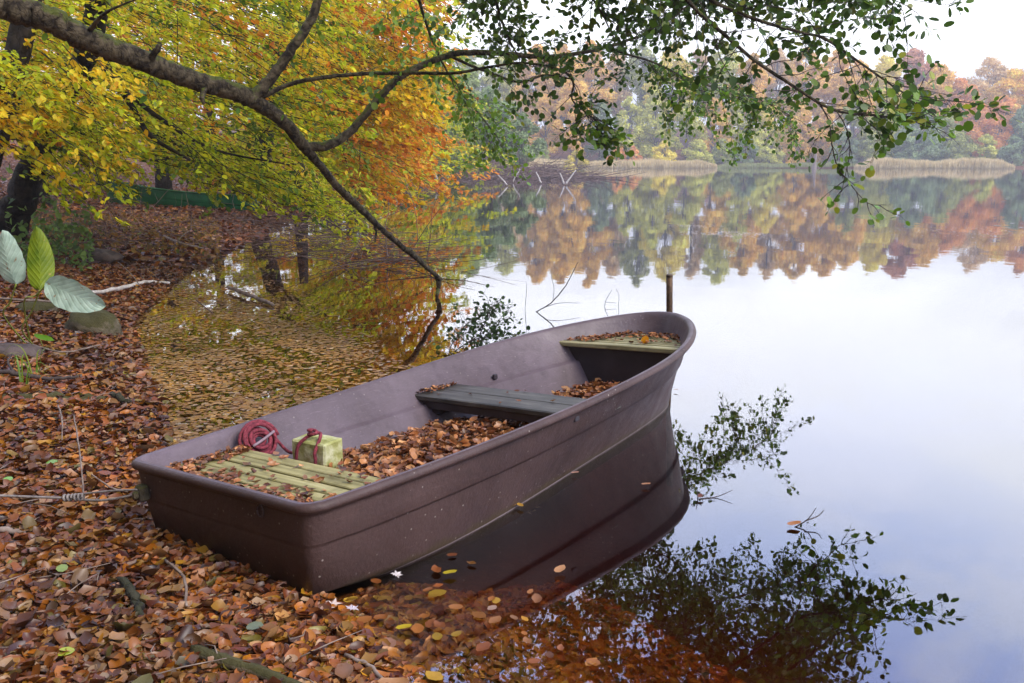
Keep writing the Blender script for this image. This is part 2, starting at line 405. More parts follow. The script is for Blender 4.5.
# ------------------------------------------------------------------ the boats
def half(s, ws, wm, w3):
    c = np.polyfit([0, .4, .75, .85], [ws, wm, w3, w3*.93], 3)
    t = np.clip((s-.6)/.4, 0, 1)
    return np.polyval(c, s)*np.sqrt(np.clip(1-t**2.6, 0, 1))
NLEV, LIPLEV = [0], [0]
def make_hull(L, rimw, botw, zr, x0r, x0b, L1b, corner=.10, keel=-.12, floor=.08, ledge=True):
    """levels of closed plan outlines lofted from keel, up the outside, over the lip and down the inside"""
    ns, nc, nt = 40, 6, 5
    def outline(w3, x0, x1, rc):
        W = half(np.array([0.]), *w3)[0]; pts = []
        for i in range(nt): pts.append((x0, (W-rc)*i/nt))
        for i in range(nc): a = PI/2*i/(nc); pts.append((x0+rc-rc*math.cos(a), W-rc+rc*math.sin(a)))
        s0 = (rc)/(x1-x0)
        for i in range(ns+1):
            q = i/ns; s = s0+(1-s0)*(1-(1-q)**2.0); pts.append((x0+s*(x1-x0), float(half(np.array([s]), *w3)[0])))
        return np.array(pts)
    Rm = outline(rimw, x0r, L, corner); Bt = outline(botw, x0b, L1b, corner*.42)
    n = len(Rm)
    def ring(H):   # mirror
        return np.vstack([H, (H*np.array([1, -1]))[-2:0:-1]])
    Rr, Br = ring(Rm), ring(Bt); N = len(Rr)
    T = np.roll(Rr, -1, 0)-np.roll(Rr, 1, 0); nn = norm(np.stack([-T[:, 1], T[:, 0]], 1))   # points inward or outward
    cen = np.array([L*.45, 0]); sg = np.sign(((Rr-cen)*nn).sum(1).mean()); nn = nn*sg
    zt = zr(np.clip(Rr[:, 0]/L, 0, 1))
    lv = []  # (mix, inset, z)
    def kz(x): return keel*np.clip(.15+x/1.2, .15, 1)
    x = Rr[:, 0]
    lv.append((-.22, .10, kz(x))); lv.append((-.1, .0, kz(x)*.9)); lv.append((0, 0, 0*x-.035*np.clip(x, 0, 1)))
    tm = sstep(.02, .10, x)*1.0
    lv.append((.50, 0, zt*.50)); lv.append((.535, .001, zt*.535)); lv.append((.545, -.009*tm, zt*.54)); lv.append((.56, -.0105*tm, zt*.555)); lv.append((.7, -.004*tm, zt*.7)); lv.append((.9, .008, zt-.055))
    lv.append((.92, .008, zt-.040)); lv.append((1, -.003, zt-.036)); lv.append((1, -.009, zt-.028)); lv.append((1, -.011, zt-.02)); lv.append((1, -.006, zt-.007)); liplev = len(lv); lv.append((1, .006, zt))
    lv.append((1, .020, zt+.001)); lv.append((1, .033, zt-.005)); lv.append((1, .041, zt-.016)); lv.append((.97, .048, zt-.045))
    if ledge:
        lv.append((.60, .052, zt*.60)); lv.append((.58, .058, zt*.578)); lv.append((.575, .076, zt*.57)); lv.append((.56, .080, zt*.555))
    lv.append((.2, .075, 0*x+floor+.03)); lv.append((.15, .09, 0*x+floor))
    V = []
    for m, ins, z in lv:
        P = Br*(1-m)+Rr*m if m >= 0 else Br
        if m < 0: P = (Br-np.array([L*.45, 0]))*(1+m*.35)+np.array([L*.45, 0])
        P = P-nn*np.broadcast_to(ins, (N,))[:, None]; P[:, 1] = np.where(Rr[:, 1] >= 0, np.maximum(P[:, 1], 0), np.minimum(P[:, 1], 0)) 
        V.append(np.column_stack([P, z]))
    V = np.vstack(V); K = len(lv); NLEV[0] = K; LIPLEV[0] = liplev
    Fc = [(i*N+j, i*N+(j+1) % N, (i+1)*N+(j+1) % N, (i+1)*N+j) for i in range(K-1) for j in range(N)]
    # caps as strips across
    def cap(b, flip):
        out = []
        for i in range(n-1):
            a, c = i, i+1; am, cm = (N-a) % N, (N-c) % N
            q = [b+a, b+c, b+cm, b+am]; q = list(dict.fromkeys(q))
            if len(q) > 2: out.append(tuple(q[::-1] if flip else q))
        return out
    Fc += cap(0, False)+cap((K-1)*N, True)
    return V, Fc
ZR = lambda s: .367+.0154*4*s*(1-s)+.2*s**2
RIMW, BOTW = (.611, .705, .654), (.53, .485, .33)
BL = 3.55
boat = empty('rowing_boat', (BO[0], BO[1], .0086), (-.0681, 0, PI/2-BTH))
tag(boat, 'purplish brown plastic rowing boat with slatted seats, stern on the leaf covered shore', 'boat')
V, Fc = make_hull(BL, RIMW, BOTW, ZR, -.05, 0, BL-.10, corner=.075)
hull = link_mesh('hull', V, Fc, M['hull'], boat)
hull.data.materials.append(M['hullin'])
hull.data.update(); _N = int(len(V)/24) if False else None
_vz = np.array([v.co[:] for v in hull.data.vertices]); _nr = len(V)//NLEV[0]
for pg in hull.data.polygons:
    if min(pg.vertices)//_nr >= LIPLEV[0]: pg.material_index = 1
def floorw(x):
    s = min(max(x/BL, 0), 1); return max(float(half(np.array([s]), *BOTW)[0])-.095, .02)
def inner(x, z=.33):
    s = min(max(x/BL, 0), 1); return float(half(np.array([s]), *RIMW)[0])*(z/ .4 if z < .2 else 1)-.075
# stern seat
st = MB(); 
ss = empty('stern_seat', (0, 0, 0)); ss.parent = boat; ss['label'] = 'pale green slatted seat at the stern'
xs = .045
for k in range(5):
    w = .072; mb = MB(); hw = .525+.004*k
    mb.box((xs, -hw, .282+.002*(k % 2)), (xs+w, hw, .304+.002*(k % 2)), .004); mb.build('slat', M['slat'], ss, smooth=False); xs += w+.013
XSE = xs-.013
mb = MB()
for y in (-.42, 0, .42): mb.box((.04, y-.025, .245), (XSE-.01, y+.025, .2795), .003)
mb.build('seat_support', M['thwart'], ss, smooth=False)
# thwart
th = empty('thwart'); th.parent = boat; th['label'] = 'dark wet plank seat amidships'
for x0, x1 in ((1.68, 1.853), (1.859, 2.02)):
    mb = MB(); mb.box((x0, -.60, .272), (x1, .60, .304), .006); mb.build('plank', M['thwart'], th, smooth=False)
for s in (-1, 1):
    mb = MB(); mb.box((1.72, .465*s-.035, .19), (1.80, .465*s+.035, .2695), .01); mb.build('bracket', M['darkpart'], th, smooth=False)
mb = MB(); mb.box((1.70, -.57, .225), (1.73, .57, .2695), .004); mb.build('brace', M['darkpart'], th, smooth=False)
# bow seat: slats cut to the hull
bs = empty('bow_seat'); bs.parent = boat; bs['label'] = 'small slatted seat in the bow edged with leaves'
x = 2.93; k = 0
while x < 3.42:
    w0 = inner(x)-.01; w1 = inner(min(x+.038, 3.45))-.01
    wv = max(min(w0, w1), .05)
    mb = MB(); z = .425
    if k == 0: mb.box((x, -w0-.01, z-.028), (x+.05, w0+.01, z+.004), .006); dxs = .056
    else: mb.box((x, -wv, z-.018), (x+.030, wv, z), .003); dxs = .056
    mb.build('slat', M['bowslat'], bs, smooth=False); x += dxs; k += 1
V_ = []; Fb = []
wb = inner(2.97)-.0
bh = MB(); fw_ = floorw(2.97)+.01; V4 = [(2.97, -fw_, .07), (2.97, fw_, .07), (2.97, wb-.01, .395), (2.97, -wb+.01, .395)]
V8 = V4+[(p[0]+.02, p[1], p[2]) for p in V4]
bh.add(V8, [(3, 2, 1, 0), (4, 5, 6, 7), (0, 1, 5, 4), (1, 2, 6, 5), (2, 3, 7, 6), (3, 0, 4, 7)])
bh.build('bulkhead', M['darkpart'], boat, smooth=False)
# fittings: rowlock sockets, drain, bow plate, stern bracket
def local_side(x, side, z, out=.0):
    s = x/BL; a = float(half(np.array([s]), *RIMW)[0]); b = float(half(np.array([s]), *BOTW)[0]); zz = ZR(s); m = z/zz
    return np.array([x, side*((a*m+b*(1-m))+out), z])
p = local_side(1.52, -1, .345, -.004); mb = MB(); mb.box(p-[.02, .006, .022], p+[.02, .010, .022], .004); mb.build('rowlock_socket', M['darkpart'], boat, smooth=False)
p = local_side(2.3, 1, .30, -.075); mb = MB(); mb.box(p-[.016, .012, .016], p+[.016, .012, .016], .005); mb.build('rowlock_socket', M['darkpart'], boat, smooth=False)
p = local_side(3.40, -1, .46, .006); p2 = local_side(3.44, -1, .46, .006); aa = math.atan2(p2[1]-p[1], p2[0]-p[0]); RM = lambda V: np.column_stack([p[0]+V[:, 0]*math.cos(aa)-V[:, 1]*math.sin(aa), p[1]+V[:, 0]*math.sin(aa)+V[:, 1]*math.cos(aa), p[2]+V[:, 2]])
mb = MB(); mb.box((-.02, -.008, -.03), (.02, .02, .03), .004, RM); mb.box((-.01, -.02, -.014), (.01, -.0085, .014), .003, RM); mb.build('towing_plate', M['darkpart'], boat, smooth=False)
mb = MB(); mb.box((-.075, .475, .20), (-.03, .535, .27), .01); mb.box((-.095, .49, .215), (-.07, .52, .25), .008)
mb.build('mooring_bracket', M['mossrock'], boat, smooth=False)
mb = MB(); a = np.linspace(0, 2*PI, 15)
mb.tube(np.column_stack([0*a-.044, -.32+.018*np.cos(a), .30+.024*np.sin(a)]), .004, 5); mb.build('mooring_eye', M['hull'], boat)
def bw(x, y, z):   # boat local -> world
    c, s = math.cos(-.0681), math.sin(-.0681)
    y, z = y*c-z*s, y*s+z*c
    q = BO+FX*x+LX*y; return np.array([q[0], q[1], z+.0086])

# leaves lying in the boat (stuff)
LIT = [(150, 84, 40), (184, 108, 46), (124, 60, 32), (88, 38, 30), (196, 146, 92), (190, 112, 22), (70, 44, 36), (206, 170, 132), (150, 134, 50), (206, 150, 40), (120, 74, 66)]
LW_ = [3, 3.4, 2.6, 1.8, 1.6, 3, 1.2, .8, .6, 1.3, .5]
DRY = [(164, 104, 56), (190, 130, 78), (132, 76, 40), (104, 56, 32), (206, 156, 104), (120, 84, 50), (90, 50, 34)]
def boat_leaves(name, n, xr, yf, zf, sz, label, spread=.55, fl=.3):
    x = RS.uniform(xr[0], xr[1], n); y = RS.uniform(-1, 1, n)*np.array([yf(q) for q in x]); z = zf(x, y)+RS.uniform(0, .03, n)
    P = np.array([bw(*q) for q in zip(x, y, z)])
    N = norm(np.column_stack([RS.normal(0, spread, (n, 2)), np.ones(n)])); A = rnd_dirs(n); A[:, 2] *= .3
    L = sz*RS.uniform(.7, 1.25, n)
    o = leaves(name, P, A, N, L, L*RS.uniform(.5, .75, n), pal(DRY, [3, 3, 3, 2, 1.2, 1, 1], n), M['litter'], 'd', RS.uniform(.1, .6, n), origin=bw(xr[0], 0, .1))
    return tag(o, label, 'leaves', kind='stuff')
boat_leaves('fallen_leaves', 4800, (XSE-.05, 2.35), lambda q: floorw(q)+.02, lambda x, y: .085+.085*(1-sstep(1.6, 2.2, x))*RS.uniform(0, 1, len(x))*(1.25-(y/.6)**2), .05, 'dry brown leaves heaped on the floor of the boat between the seats')
boat_leaves('fallen_leaves', 1100, (2.2, 2.95), lambda q: floorw(q), lambda x, y: .09+.08*RS.uniform(0, 1, len(x))*sstep(2.2, 2.6, x), .05, 'dry brown leaves heaped against the dark bulkhead under the bow seat')
def seat_leaves(n, xr, fy, z, sz, label, dens=None):
    xs_, ys_ = [], []
    while len(xs_) < n:
        q = RS.uniform(*xr); h = fy(q); y = RS.uniform(-h, h)
        if dens is None or RS.uniform() < dens(q, y/h): xs_.append(q); ys_.append(y)
    P = np.array([bw(a, b, z+RS.uniform(.002, .012)) for a, b in zip(xs_, ys_)])
    N = norm(np.column_stack([RS.normal(0, .4, (n, 2)), np.ones(n)])); A = rnd_dirs(n); A[:, 2] *= .2; L = sz*RS.uniform(.6, 1.2, n)
    o = leaves('fallen_leaves', P, A, N, L, L*RS.uniform(.45, .7, n), pal(DRY, [3, 2, 3, 3, 1, 2, 2], n), M['litter'], 'c', RS.uniform(.1, .5, n), origin=P[0])
    tag(o, label, 'leaves', kind='stuff')
seat_leaves(420, (.02, XSE), lambda q: .52, .304, .042, 'brown leaves scattered over the green slats of the stern seat',
            lambda x, yn: .06+.94*(1 if (yn > .62+.4*(x/.45)*.5) else 0)+.5*(x < .1)*(abs(yn) < .9)+.22*(x < .2))
seat_leaves(300, (2.97, 3.40), lambda q: inner(q)-.02, .428, .038, 'brown leaves along the edges of the small bow seat', lambda x, yn: .12+(1 if yn > .55 else 0)+(.5 if x > 3.25 else 0))
seat_leaves(60, (1.69, 2.01), lambda q: .60, .306, .035, 'few brown leaves at the left end of the dark plank seat', lambda x, yn: .02+(1 if yn > .86 else 0))
# one yellow leaf on the bow seat
P = np.array([bw(3.07, -.13, .45)])
tag(leaves('fallen_leaf', P, [(FX[0]*.2, -.2, .9)], [(.3, -1, .25)], .06, .055, [lin(214, 140, 16)], M['litter'], 'r', .1, origin=P[0]), 'single bright orange yellow leaf on the bow seat', 'leaf')

# rope coil on the left inner wall
rc = empty('rope_coil', bw(.56, .535, .25)); tag(rc, 'coiled red rope hanging on the inside wall near the stern', 'rope')
mb = MB(); cen = bw(.56, .515, .315); e1 = np.array([*FX, 0.0]); e2 = norm(np.array([LX[0]*.45, LX[1]*.45, .9])); e3 = norm(np.cross(e1, e2))
pts = []
for k in range(7*20):
    a = k/20*2*PI; r = .100-.011*(k/20)+.004*math.sin(a*1.7+k*.05)
    pts.append(cen+e1*r*1.05*math.cos(a)+e2*r*.95*math.sin(a)-e3*(.016*math.sin(k/20*2.4))+RS.normal(0, .0006, 3))
mb.tube(pts, .0095, 7); mb.tube(spline([cen+e1*.08-e2*.0, cen+e1*.10-e2*.04, cen+e1*.125-e2*.085, cen+e1*.15-e2*.105], 5), .008, 7)
mb.build('coil', M['rope'], rc, bw(.56, .535, .25))
mb = MB(); q0 = cen-e1*.055-e2*.012-e3*.0; off = norm(-np.array([LX[0], LX[1], -.3]))*.026
mb.tube(spline([cen-e1*.06-e2*.018+off, cen+off*1.25, cen+e1*.075+e2*.024+off], 4), [.007]*9, 6); mb.build('strap', M['strap'], rc, bw(.56, .535, .25))
# concrete block with its loop of rope
bo = bw(.72, .30, .08); cb = empty('concrete_block', bo, (0, 0, PI/2-BTH+.18)); tag(cb, 'mossy yellow green concrete block standing in the boat with a rope loop', 'block')
mb = MB(); mb.box((-.07, -.10, 0), (.07, .10, .235), .008); blk = mb.build('block', M['block'], cb, smooth=False)
md = blk.modifiers.new('r', 'SUBSURF'); md.subdivision_type = 'SIMPLE'; md.levels = md.render_levels = 3
tx = bpy.data.textures.new('chips', 'CLOUDS'); tx.noise_scale = .05; dm = blk.modifiers.new('d', 'DISPLACE'); dm.texture = tx; dm.strength = .008
mb = MB(); mb.tube(spline([(-.085, .06, .09), (-.088, .055, .16), (-.082, .045, .215), (-.055, .02, .25), (-.02, 0, .262), (0, -.02, .262), (-.04, -.05, .25), (-.082, -.055, .20), (-.088, -.06, .16), (-.09, -.058, .13)], 6), .0085, 7)
a = np.linspace(0, 2*PI*1.6, 28); mb.tube(np.column_stack([-.03+.018*np.cos(a), .0+.02*np.sin(a), .258+.006*a/2]), .008, 6); mb.tube([(-.09, -.058, .14), (-.091, -.058, .115)], [.012, .010], 6)
mb.build('rope_loop', M['rope'], cb)

# mooring cable to the left
cA = bw(-.07, .50, .235); g1 = gnd(62, 498, .16); g2 = gnd(-40, 494, .20); g3 = gnd(-120, 488, .25)
mc = empty('mooring_cable', (g1[0], g1[1], hz(g1[0], g1[1]))); tag(mc, 'grey mooring cable running left from the stern over the leaves', 'cable')
og = mc.location
mb = MB(); mb.tube(spline([cA, (cA*.5+g1*.5)+[0, 0, -.02], g1, g2, g3], 8), .0055, 6); mb.tube(spline([g1*.97+cA*.03+[0, 0, .008], (g1*.4+cA*.6)+[0, 0, .02], cA+[.0, 0, .02]], 6), .0045, 6)
mb.build('line', M['cable'], mc, og)
for f in (.02, .16):
    kc = g1*(1-f)+cA*f; a = np.linspace(0, 2*PI*2.5, 34); d = norm(cA-g1); e = np.array([-d[1], d[0], 0]); 
    mb = MB(); mb.tube(kc+np.outer(a/16*.05, d)+np.outer(.012*np.cos(a), e)+np.outer(.012*np.sin(a), [0, 0, 1]), .006, 6); mb.build('knot', M['cable'], mc, og)

# metal post behind the bow
b = at(675, 330, 6.75); b[2] = -.9; tp = at(669.5, 275, 6.6); 
po = MB(); pth = np.array([b+(tp-b)*q for q in np.linspace(0, 1, 9)])
po.tube(pth, .024, 12, rough=.02); po.tube([tp-norm(tp-b)*.012, tp+norm(tp-b)*.002], [.025, .024], 12)
tag(po.build('mooring_post', M['metal'], origin=(b[0], b[1], 0)), 'thin rusty metal post standing in the water behind the bow', 'post')

# green boat on the far left bank
Vg, Fg = make_hull(4.6, (.45, .62, .55), (.36, .46, .30), lambda s: .56+.10*(2*s-1)**2, -.05, .02, 4.45, corner=.12, keel=-.05, floor=.1)
pa = gnd(252, 217); gb = empty('green_boat', (pa[0], pa[1], -.06)); dir_ = gnd(100, 208)-gnd(250, 212)
gb.rotation_euler = (.10, -.10, math.atan2(.16, -1)); tag(gb, 'dark green rowing boat lying at the wooded shore beneath yellow foliage', 'boat')
link_mesh('hull', Vg, Fg, M['hullgreen'], gb)
for x in (.9, 2.3, 3.5):
    mb = MB(); mb.box((x, -.50, .30), (x+.2, .50, .33), .005); mb.build('thwart', M['deadwood'], gb, smooth=False)

# ------------------------------------------------------------------ leaf litter
def scatter(n, rlo, rhi, alo, ahi, keep):
    out = np.zeros((0, 2))
    while len(out) < n:
        r = np.exp(RS.uniform(math.log(rlo), math.log(rhi), n)); r = np.sqrt(RS.uniform(rlo**2, rhi**2, n)) if rhi/rlo < 3 else r
        a = np.radians(RS.uniform(alo, ahi, n)); q = np.column_stack([r*np.sin(a), r*np.cos(a)])
        q = q[keep(q[:, 0], q[:, 1])]; out = np.vstack([out, q])
    return out[:n]
def in_boat(X, Y, m=.0):
    x = (X-BO[0])*FX[0]+(Y-BO[1])*FX[1]; y = (X-BO[0])*LX[0]+(Y-BO[1])*LX[1]
    w = half(np.clip(x/BL, 0, 1), *BOTW)
    return (x > -.0+m) & (x < BL) & (np.abs(y) < w-m)
def litter(n, rlo, rhi, alo, ahi, lo, hi, sz, cols, w, kind, label, up=.03, tilt=.45, zfix=None, extra=None, jit=.2, curl=(.05, .5), name='leaf_litter', cat='leaves'):
    def keep(X, Y):
        d = sdf(X, Y); k = (d > lo) & (d < hi) & ~in_boat(X, Y)
        if extra is not None: k &= extra(X, Y, d)
        return k
    q = scatter(n, rlo, rhi, alo, ahi, keep); z = height(q[:, 0], q[:, 1]) if zfix is None else np.full(n, zfix)
    z = z+RS.uniform(.003, up, n) if zfix is None else z
    if zfix is None and hi <= .1: z = np.minimum(z, -.006-RS.uniform(0, .02, n))
    P = np.column_stack([q, z]); N = norm(np.column_stack([RS.normal(0, tilt, (n, 2)), np.ones(n)])); A = rnd_dirs(n); A[:, 2] *= .25 if zfix is None else 0
    if zfix is not None: N = np.tile([0, 0, 1.0], (n, 1))
    L = sz*np.clip(np.exp(RS.normal(0, .25, n)), .5, 1.5)
    C = pal(cols, w, n, jit)
    # patches of slightly different tone through the drift
    C *= (.63+.14*wob(q[:, 0], q[:, 1], 2.3, 1.1))[:, None]
    return tag(leaves(name, P, A, N, L, L*RS.uniform(.5, .78, n), C, M['litter'], kind, RS.uniform(*curl, n)), label, cat, kind='stuff')
litter(31000, 1.9, 6.2, -44, 6, .0, 9, .051, LIT, LW_, 'd', 'thick rust brown beech leaves covering the shore round the stern of the boat', up=.045)
litter(34000, 6.0, 14, -42, 4, -.05, 9, .062, LIT, LW_, 'h', 'reddish brown leaves covering the bank further up by the stones', up=.05)
litter(26000, 14, 60, -42, 0, -.2, 30, .12, LIT, [2, 3, 3, 3, 1, 2, 1, .3, .3, .3, .5], 'h', 'brown leaves on the wooded slope behind the green boat', up=.06)
litter(1500, 1.9, 8, -42, 5, .02, 9, .066, [(186, 136, 84), (150, 92, 50), (200, 160, 116), (110, 60, 36), (180, 130, 40), (84, 48, 36), (130, 120, 60)], [2, 3, .7, 2, 1.3, 1.5, .6], 'd', 'larger curled leaves lying on top of the beech litter', up=.06, tilt=.6, curl=(.2, .7))
mb = MB()
for i in range(170):
    a_ = math.radians(RS.uniform(-42, 2)); r_ = RS.uniform(2, 8); x, y = r_*math.sin(a_), r_*math.cos(a_)
    if sdf(x, y)[0] < .05 or in_boat(np.array([x]), np.array([y]), -.06)[0]: continue
    z = hz(x, y)+.045; d = rnd_dirs(1)[0]*[1, 1, .12]; L_ = RS.uniform(.06, .35)
    mb.tube([[x, y, z], np.array([x, y, z+.006])+d*L_*.5+RS.normal(0, .01, 3), np.array([x, y, z])+d*L_], [.003, .0025, .0015], 4)
tag(mb.build('fallen_twigs', M['deadwood']), 'thin dry twigs and stalks strewn over the leaf litter', 'twigs', kind='stuff')
SUB = [(196, 120, 30), (170, 90, 24), (214, 150, 50), (150, 70, 24), (220, 180, 60), (190, 140, 80)]
litter(19000, 1.9, 5.0, -20, 24, -1.6, .02, .056, SUB, [3, 3, 2, 2, 1, .6], 'd', 'amber leaves sunk in the shallow water beside the boat', up=.03, tilt=.25)
litter(16000, 4.2, 17, -36, 2, -2.6, .02, .065, [(220, 160, 50), (190, 130, 40), (230, 184, 76), (160, 104, 36)], [3, 3, 2, 2], 'h', 'golden brown leaves on the bed of the shallow bay behind the boat', up=.02, tilt=.15,
       extra=lambda X, Y, d: (Y > 4.0) & (((X-BO[0])*LX[0]+(Y-BO[1])*LX[1]) > .5))
E1, E2, E3, E4 = gnd(400, 372)[:2], gnd(330, 312)[:2], gnd(270, 272)[:2], gnd(215, 248)[:2]
def bayedge(X, Y):   # 0..1 inside the carpet of floating leaves
    xe = np.interp(Y, [4, E1[1], E2[1], E3[1], E4[1], 20], [-.6, E1[0]+.05, E2[0], E3[0], E4[0], -6.2])
    return xe-X
FLOAT = [(216, 166, 100), (206, 146, 62), (226, 198, 166), (160, 104, 40), (140, 84, 40), (196, 140, 48), (170, 130, 40)]
litter(12500, 4.0, 20, -38, 2, -3.2, .0, .043, FLOAT, [2.5, 3, 1.3, 3, 2, 2, 1.5], 'h', 'pale tan leaves floating in a carpet on the shallow bay behind the boat', zfix=.0035, curl=(-.02, .07), name='floating_leaves',
       extra=lambda X, Y, d: (((X-BO[0])*LX[0]+(Y-BO[1])*LX[1]) > .62) & (RS.uniform(0, 1, len(X)) < np.clip(bayedge(X, Y)*1.5+.25, .0, 1)*np.clip(.5+.55*wob(X, Y, 2.1, .4)+.35*wob(X, Y, 6.3, 2), .22, 1)))
litter(55, 2.1, 4.6, -12, 12, -.70, .0, .05, [(180, 110, 46), (180, 130, 90), (150, 84, 40), (190, 150, 40), (206, 180, 166)], [3, 1, 2, 1, .3], 'd', 'few leaves floating beside the right side of the boat', zfix=.006, curl=(.05, .35), name='floating_leaves',
       extra=lambda X, Y, d: (((X-BO[0])*LX[0]+(Y-BO[1])*LX[1]) < -.5))
litter(500, 18, 90, -12, 33, -200, -1.5, .16, [(200, 190, 180), (180, 150, 110)], [1, 1], 'h', 'scattered leaves drifting far out on the lake', zfix=.004, curl=(0, .03), name='floating_leaves', extra=lambda X, Y, d: wob(X, Y, .12) > .2)
def float_patch(u, v, w_, h_, n, lb):
    c = gnd(u, v); P = np.column_stack([c[0]+RS.normal(0, w_, n), c[1]+RS.normal(0, h_, n), np.full(n, .004)])
    tag(leaves('floating_leaves', P, np.column_stack([RS.normal(0, 1, (n, 2)), np.zeros(n)]), np.tile([0, 0, 1.], (n, 1)), .06*RS.uniform(.5, 1.2, n), .04, pal([(220, 206, 190), (196, 160, 120)], [2, 1], n), M['litter'], 'h', .04), lb, 'leaves', kind='stuff')
float_patch(728, 234, .45, .5, 260, 'pale streak of small leaves drifting in the tree reflections right of the centre')
float_patch(690, 226, .35, .3, 90, 'small pale patch of drifting leaves left of the larger streak')
float_patch(975, 232, .9, .9, 160, 'scattered pale leaves drifting near the right edge of the lake')
# pale maple leaves washed against the hull near the stern corner
def maple(name, p, r, yaw, col, label, tilt=(0, 0)):
    mb = MB(); a = np.arange(20)/20*2*PI
    rad = np.array([1, .55, .7, .95, .5, .6, .85, .45, .35, .25, .12, .25, .35, .45, .85, .6, .5, .95, .7, .55])*r
    V = [(0, 0, 0)]+[(rad[i]*math.cos(a[i]), rad[i]*math.sin(a[i]), .12*r*(i % 2)+tilt[0]*rad[i]*math.cos(a[i])) for i in range(20)]
    mb.add(V, [(0, 1+i, 1+(i+1) % 20) for i in range(20)], col)
    o = mb.build(name, M['litter'], smooth=False, col=True); o.location = [float(c) for c in p]; o.rotation_euler = (tilt[1], 0, yaw)
    return tag(o, label, 'leaf')
for (u, v, r, yaw, c, lb) in [(330, 606, .045, .3, (222, 200, 190), 'pale maple leaf on the shore just below the stern corner'), (352, 609, .03, 1.8, (206, 196, 206), 'small bluish white leaf right of the pale maple leaf'),
                              (343, 640, .04, 2.6, (214, 180, 160), 'whitish maple leaf lying below the stern corner among brown leaves'), (396, 575, .03, .9, (226, 216, 214), 'small white leaf floating close to the hull side')]:
    q = gnd(u, v); z = max(hz(q[0], q[1]), 0)+.04 if u < 390 else .008
    maple('maple_leaf', gnd(u, v, z), r, yaw, lin(*c), lb, (.1, .12))
def float_leaf(u, v, L, yaw, c, lb, tw=None):
    q = gnd(u, v, .006); t = None
    r = empty('floating_leaf', (q[0], q[1], 0)); tag(r, lb, 'leaf')
    c = tuple(k_*.86 for k_ in c); leaves('blade', [q+[0, 0, .01]], [(math.cos(yaw), math.sin(yaw), .05)], [(0, .1, 1)], L, L*.62, [lin(*c)], M['litter'], 'd', .14, parent=r, origin=(q[0], q[1], 0))
    if tw:
        mb = MB()
        for pts in tw: mb.tube(spline([at(a, b_, q[1]+dy) for a, b_, dy in pts], 4), np.linspace(.0035, .0015, 4*(len(pts)-1)+1), 5)
        mb.build('twig', M['twig'], r, (q[0], q[1], 0))
float_leaf(794, 526, .075, .4, (196, 120, 50), 'orange brown leaf with an upright twig floating on the lake', [[(794, 528, 0), (808, 519, .02), (816, 508, .02)], [(805, 521, .01), (818, 516, .03), (824, 510, .03)]])
float_leaf(700, 498, .05, 1.2, (130, 70, 50), 'small brown leaf with thin forked twigs floating right of the hull reflection', [[(698, 500, 0), (697, 488, 0)], [(699, 499, 0), (716, 497, .02), (733, 490, .03)]])
float_leaf(575, 474.5, .045, .2, (226, 170, 150), 'pinkish leaf floating against the hull amidships')
float_leaf(510, 508, .07, .5, (200, 140, 60), 'tan leaf stuck at the waterline of the hull')
float_leaf(520, 507, .05, 2.0, (210, 160, 60), 'small yellow leaf beside the tan leaf at the waterline')
float_leaf(646, 486, .05, .1, (210, 150, 110), 'leaf floating inside the dark reflection of the bow')
float_leaf(676, 391, .035, .1, (206, 160, 120), 'tiny leaf caught at the waterline under the bow')
float_leaf(560, 572, .07, 1.0, (220, 160, 110), 'large tan leaf floating at the edge of the sunken leaves')
float_leaf(450, 575, .06, .3, (214, 190, 40), 'bright yellow leaf floating over the sunken leaves')
float_leaf(404, 630, .06, .3, (220, 190, 40), 'yellow leaf floating near the bottom of the shallows')

# ------------------------------------------------------------------ stones
def rock(u, v, w, h, d, mat, label, seed, sink=.25):
    q = gnd(u, v, .15); z = hz(q[0], q[1]); r_ = np.random.RandomState(seed); V = []; Fc = []; nu, nv = 22, 12
    ph = r_.uniform(0, 6, 6)
    for i in range(nv+1):
        for j in range(nu):
            a = j/nu*2*PI; b_ = PI*i/nv
            x, y, zz = math.sin(b_)*math.cos(a), math.sin(b_)*math.sin(a), math.cos(b_)
            k = 1+.14*math.sin(2.3*x+ph[0])*math.cos(3*y+ph[1])+.08*math.sin(5*zz+4*x+ph[2])+.04*math.sin(9*y+7*x+ph[3])
            k /= (abs(x)**2.8+abs(y)**2.8+abs(zz)**2.8)**(1/2.8)*.5+.5
            V.append((x*w*k, y*d*k, zz*h*k))
    Fc = [(i*nu+j, i*nu+(j+1) % nu, (i+1)*nu+(j+1) % nu, (i+1)*nu+j) for i in range(nv) for j in range(nu)]
    o = link_mesh('stone', V, Fc, mat); o.location = (float(q[0]), float(q[1]), z+h*(1-sink)-h*.3); o.rotation_euler = (.05, .04, r_.uniform(-.3, .3))
    tag(o, label, 'stone', 'stones on the leafy bank')
rock(93, 322, .27, .16, .2, M['mossrock'], 'low mossy stone beneath the pale green leaf', 1)
rock(102, 262, .27, .13, .2, M['rock'], 'smooth purplish stone lying behind the white stick', 2)
rock(68, 246, .42, .2, .3, M['mossrock'], 'dark broad stone at the foot of the bramble', 3)
rock(12, 352, .22, .07, .16, M['rock'], 'flat dark stone at the left edge among leaves', 4)
rock(38, 308, .2, .08, .16, M['mossrock'], 'stone partly hidden behind the stalks of the big leaves', 5)

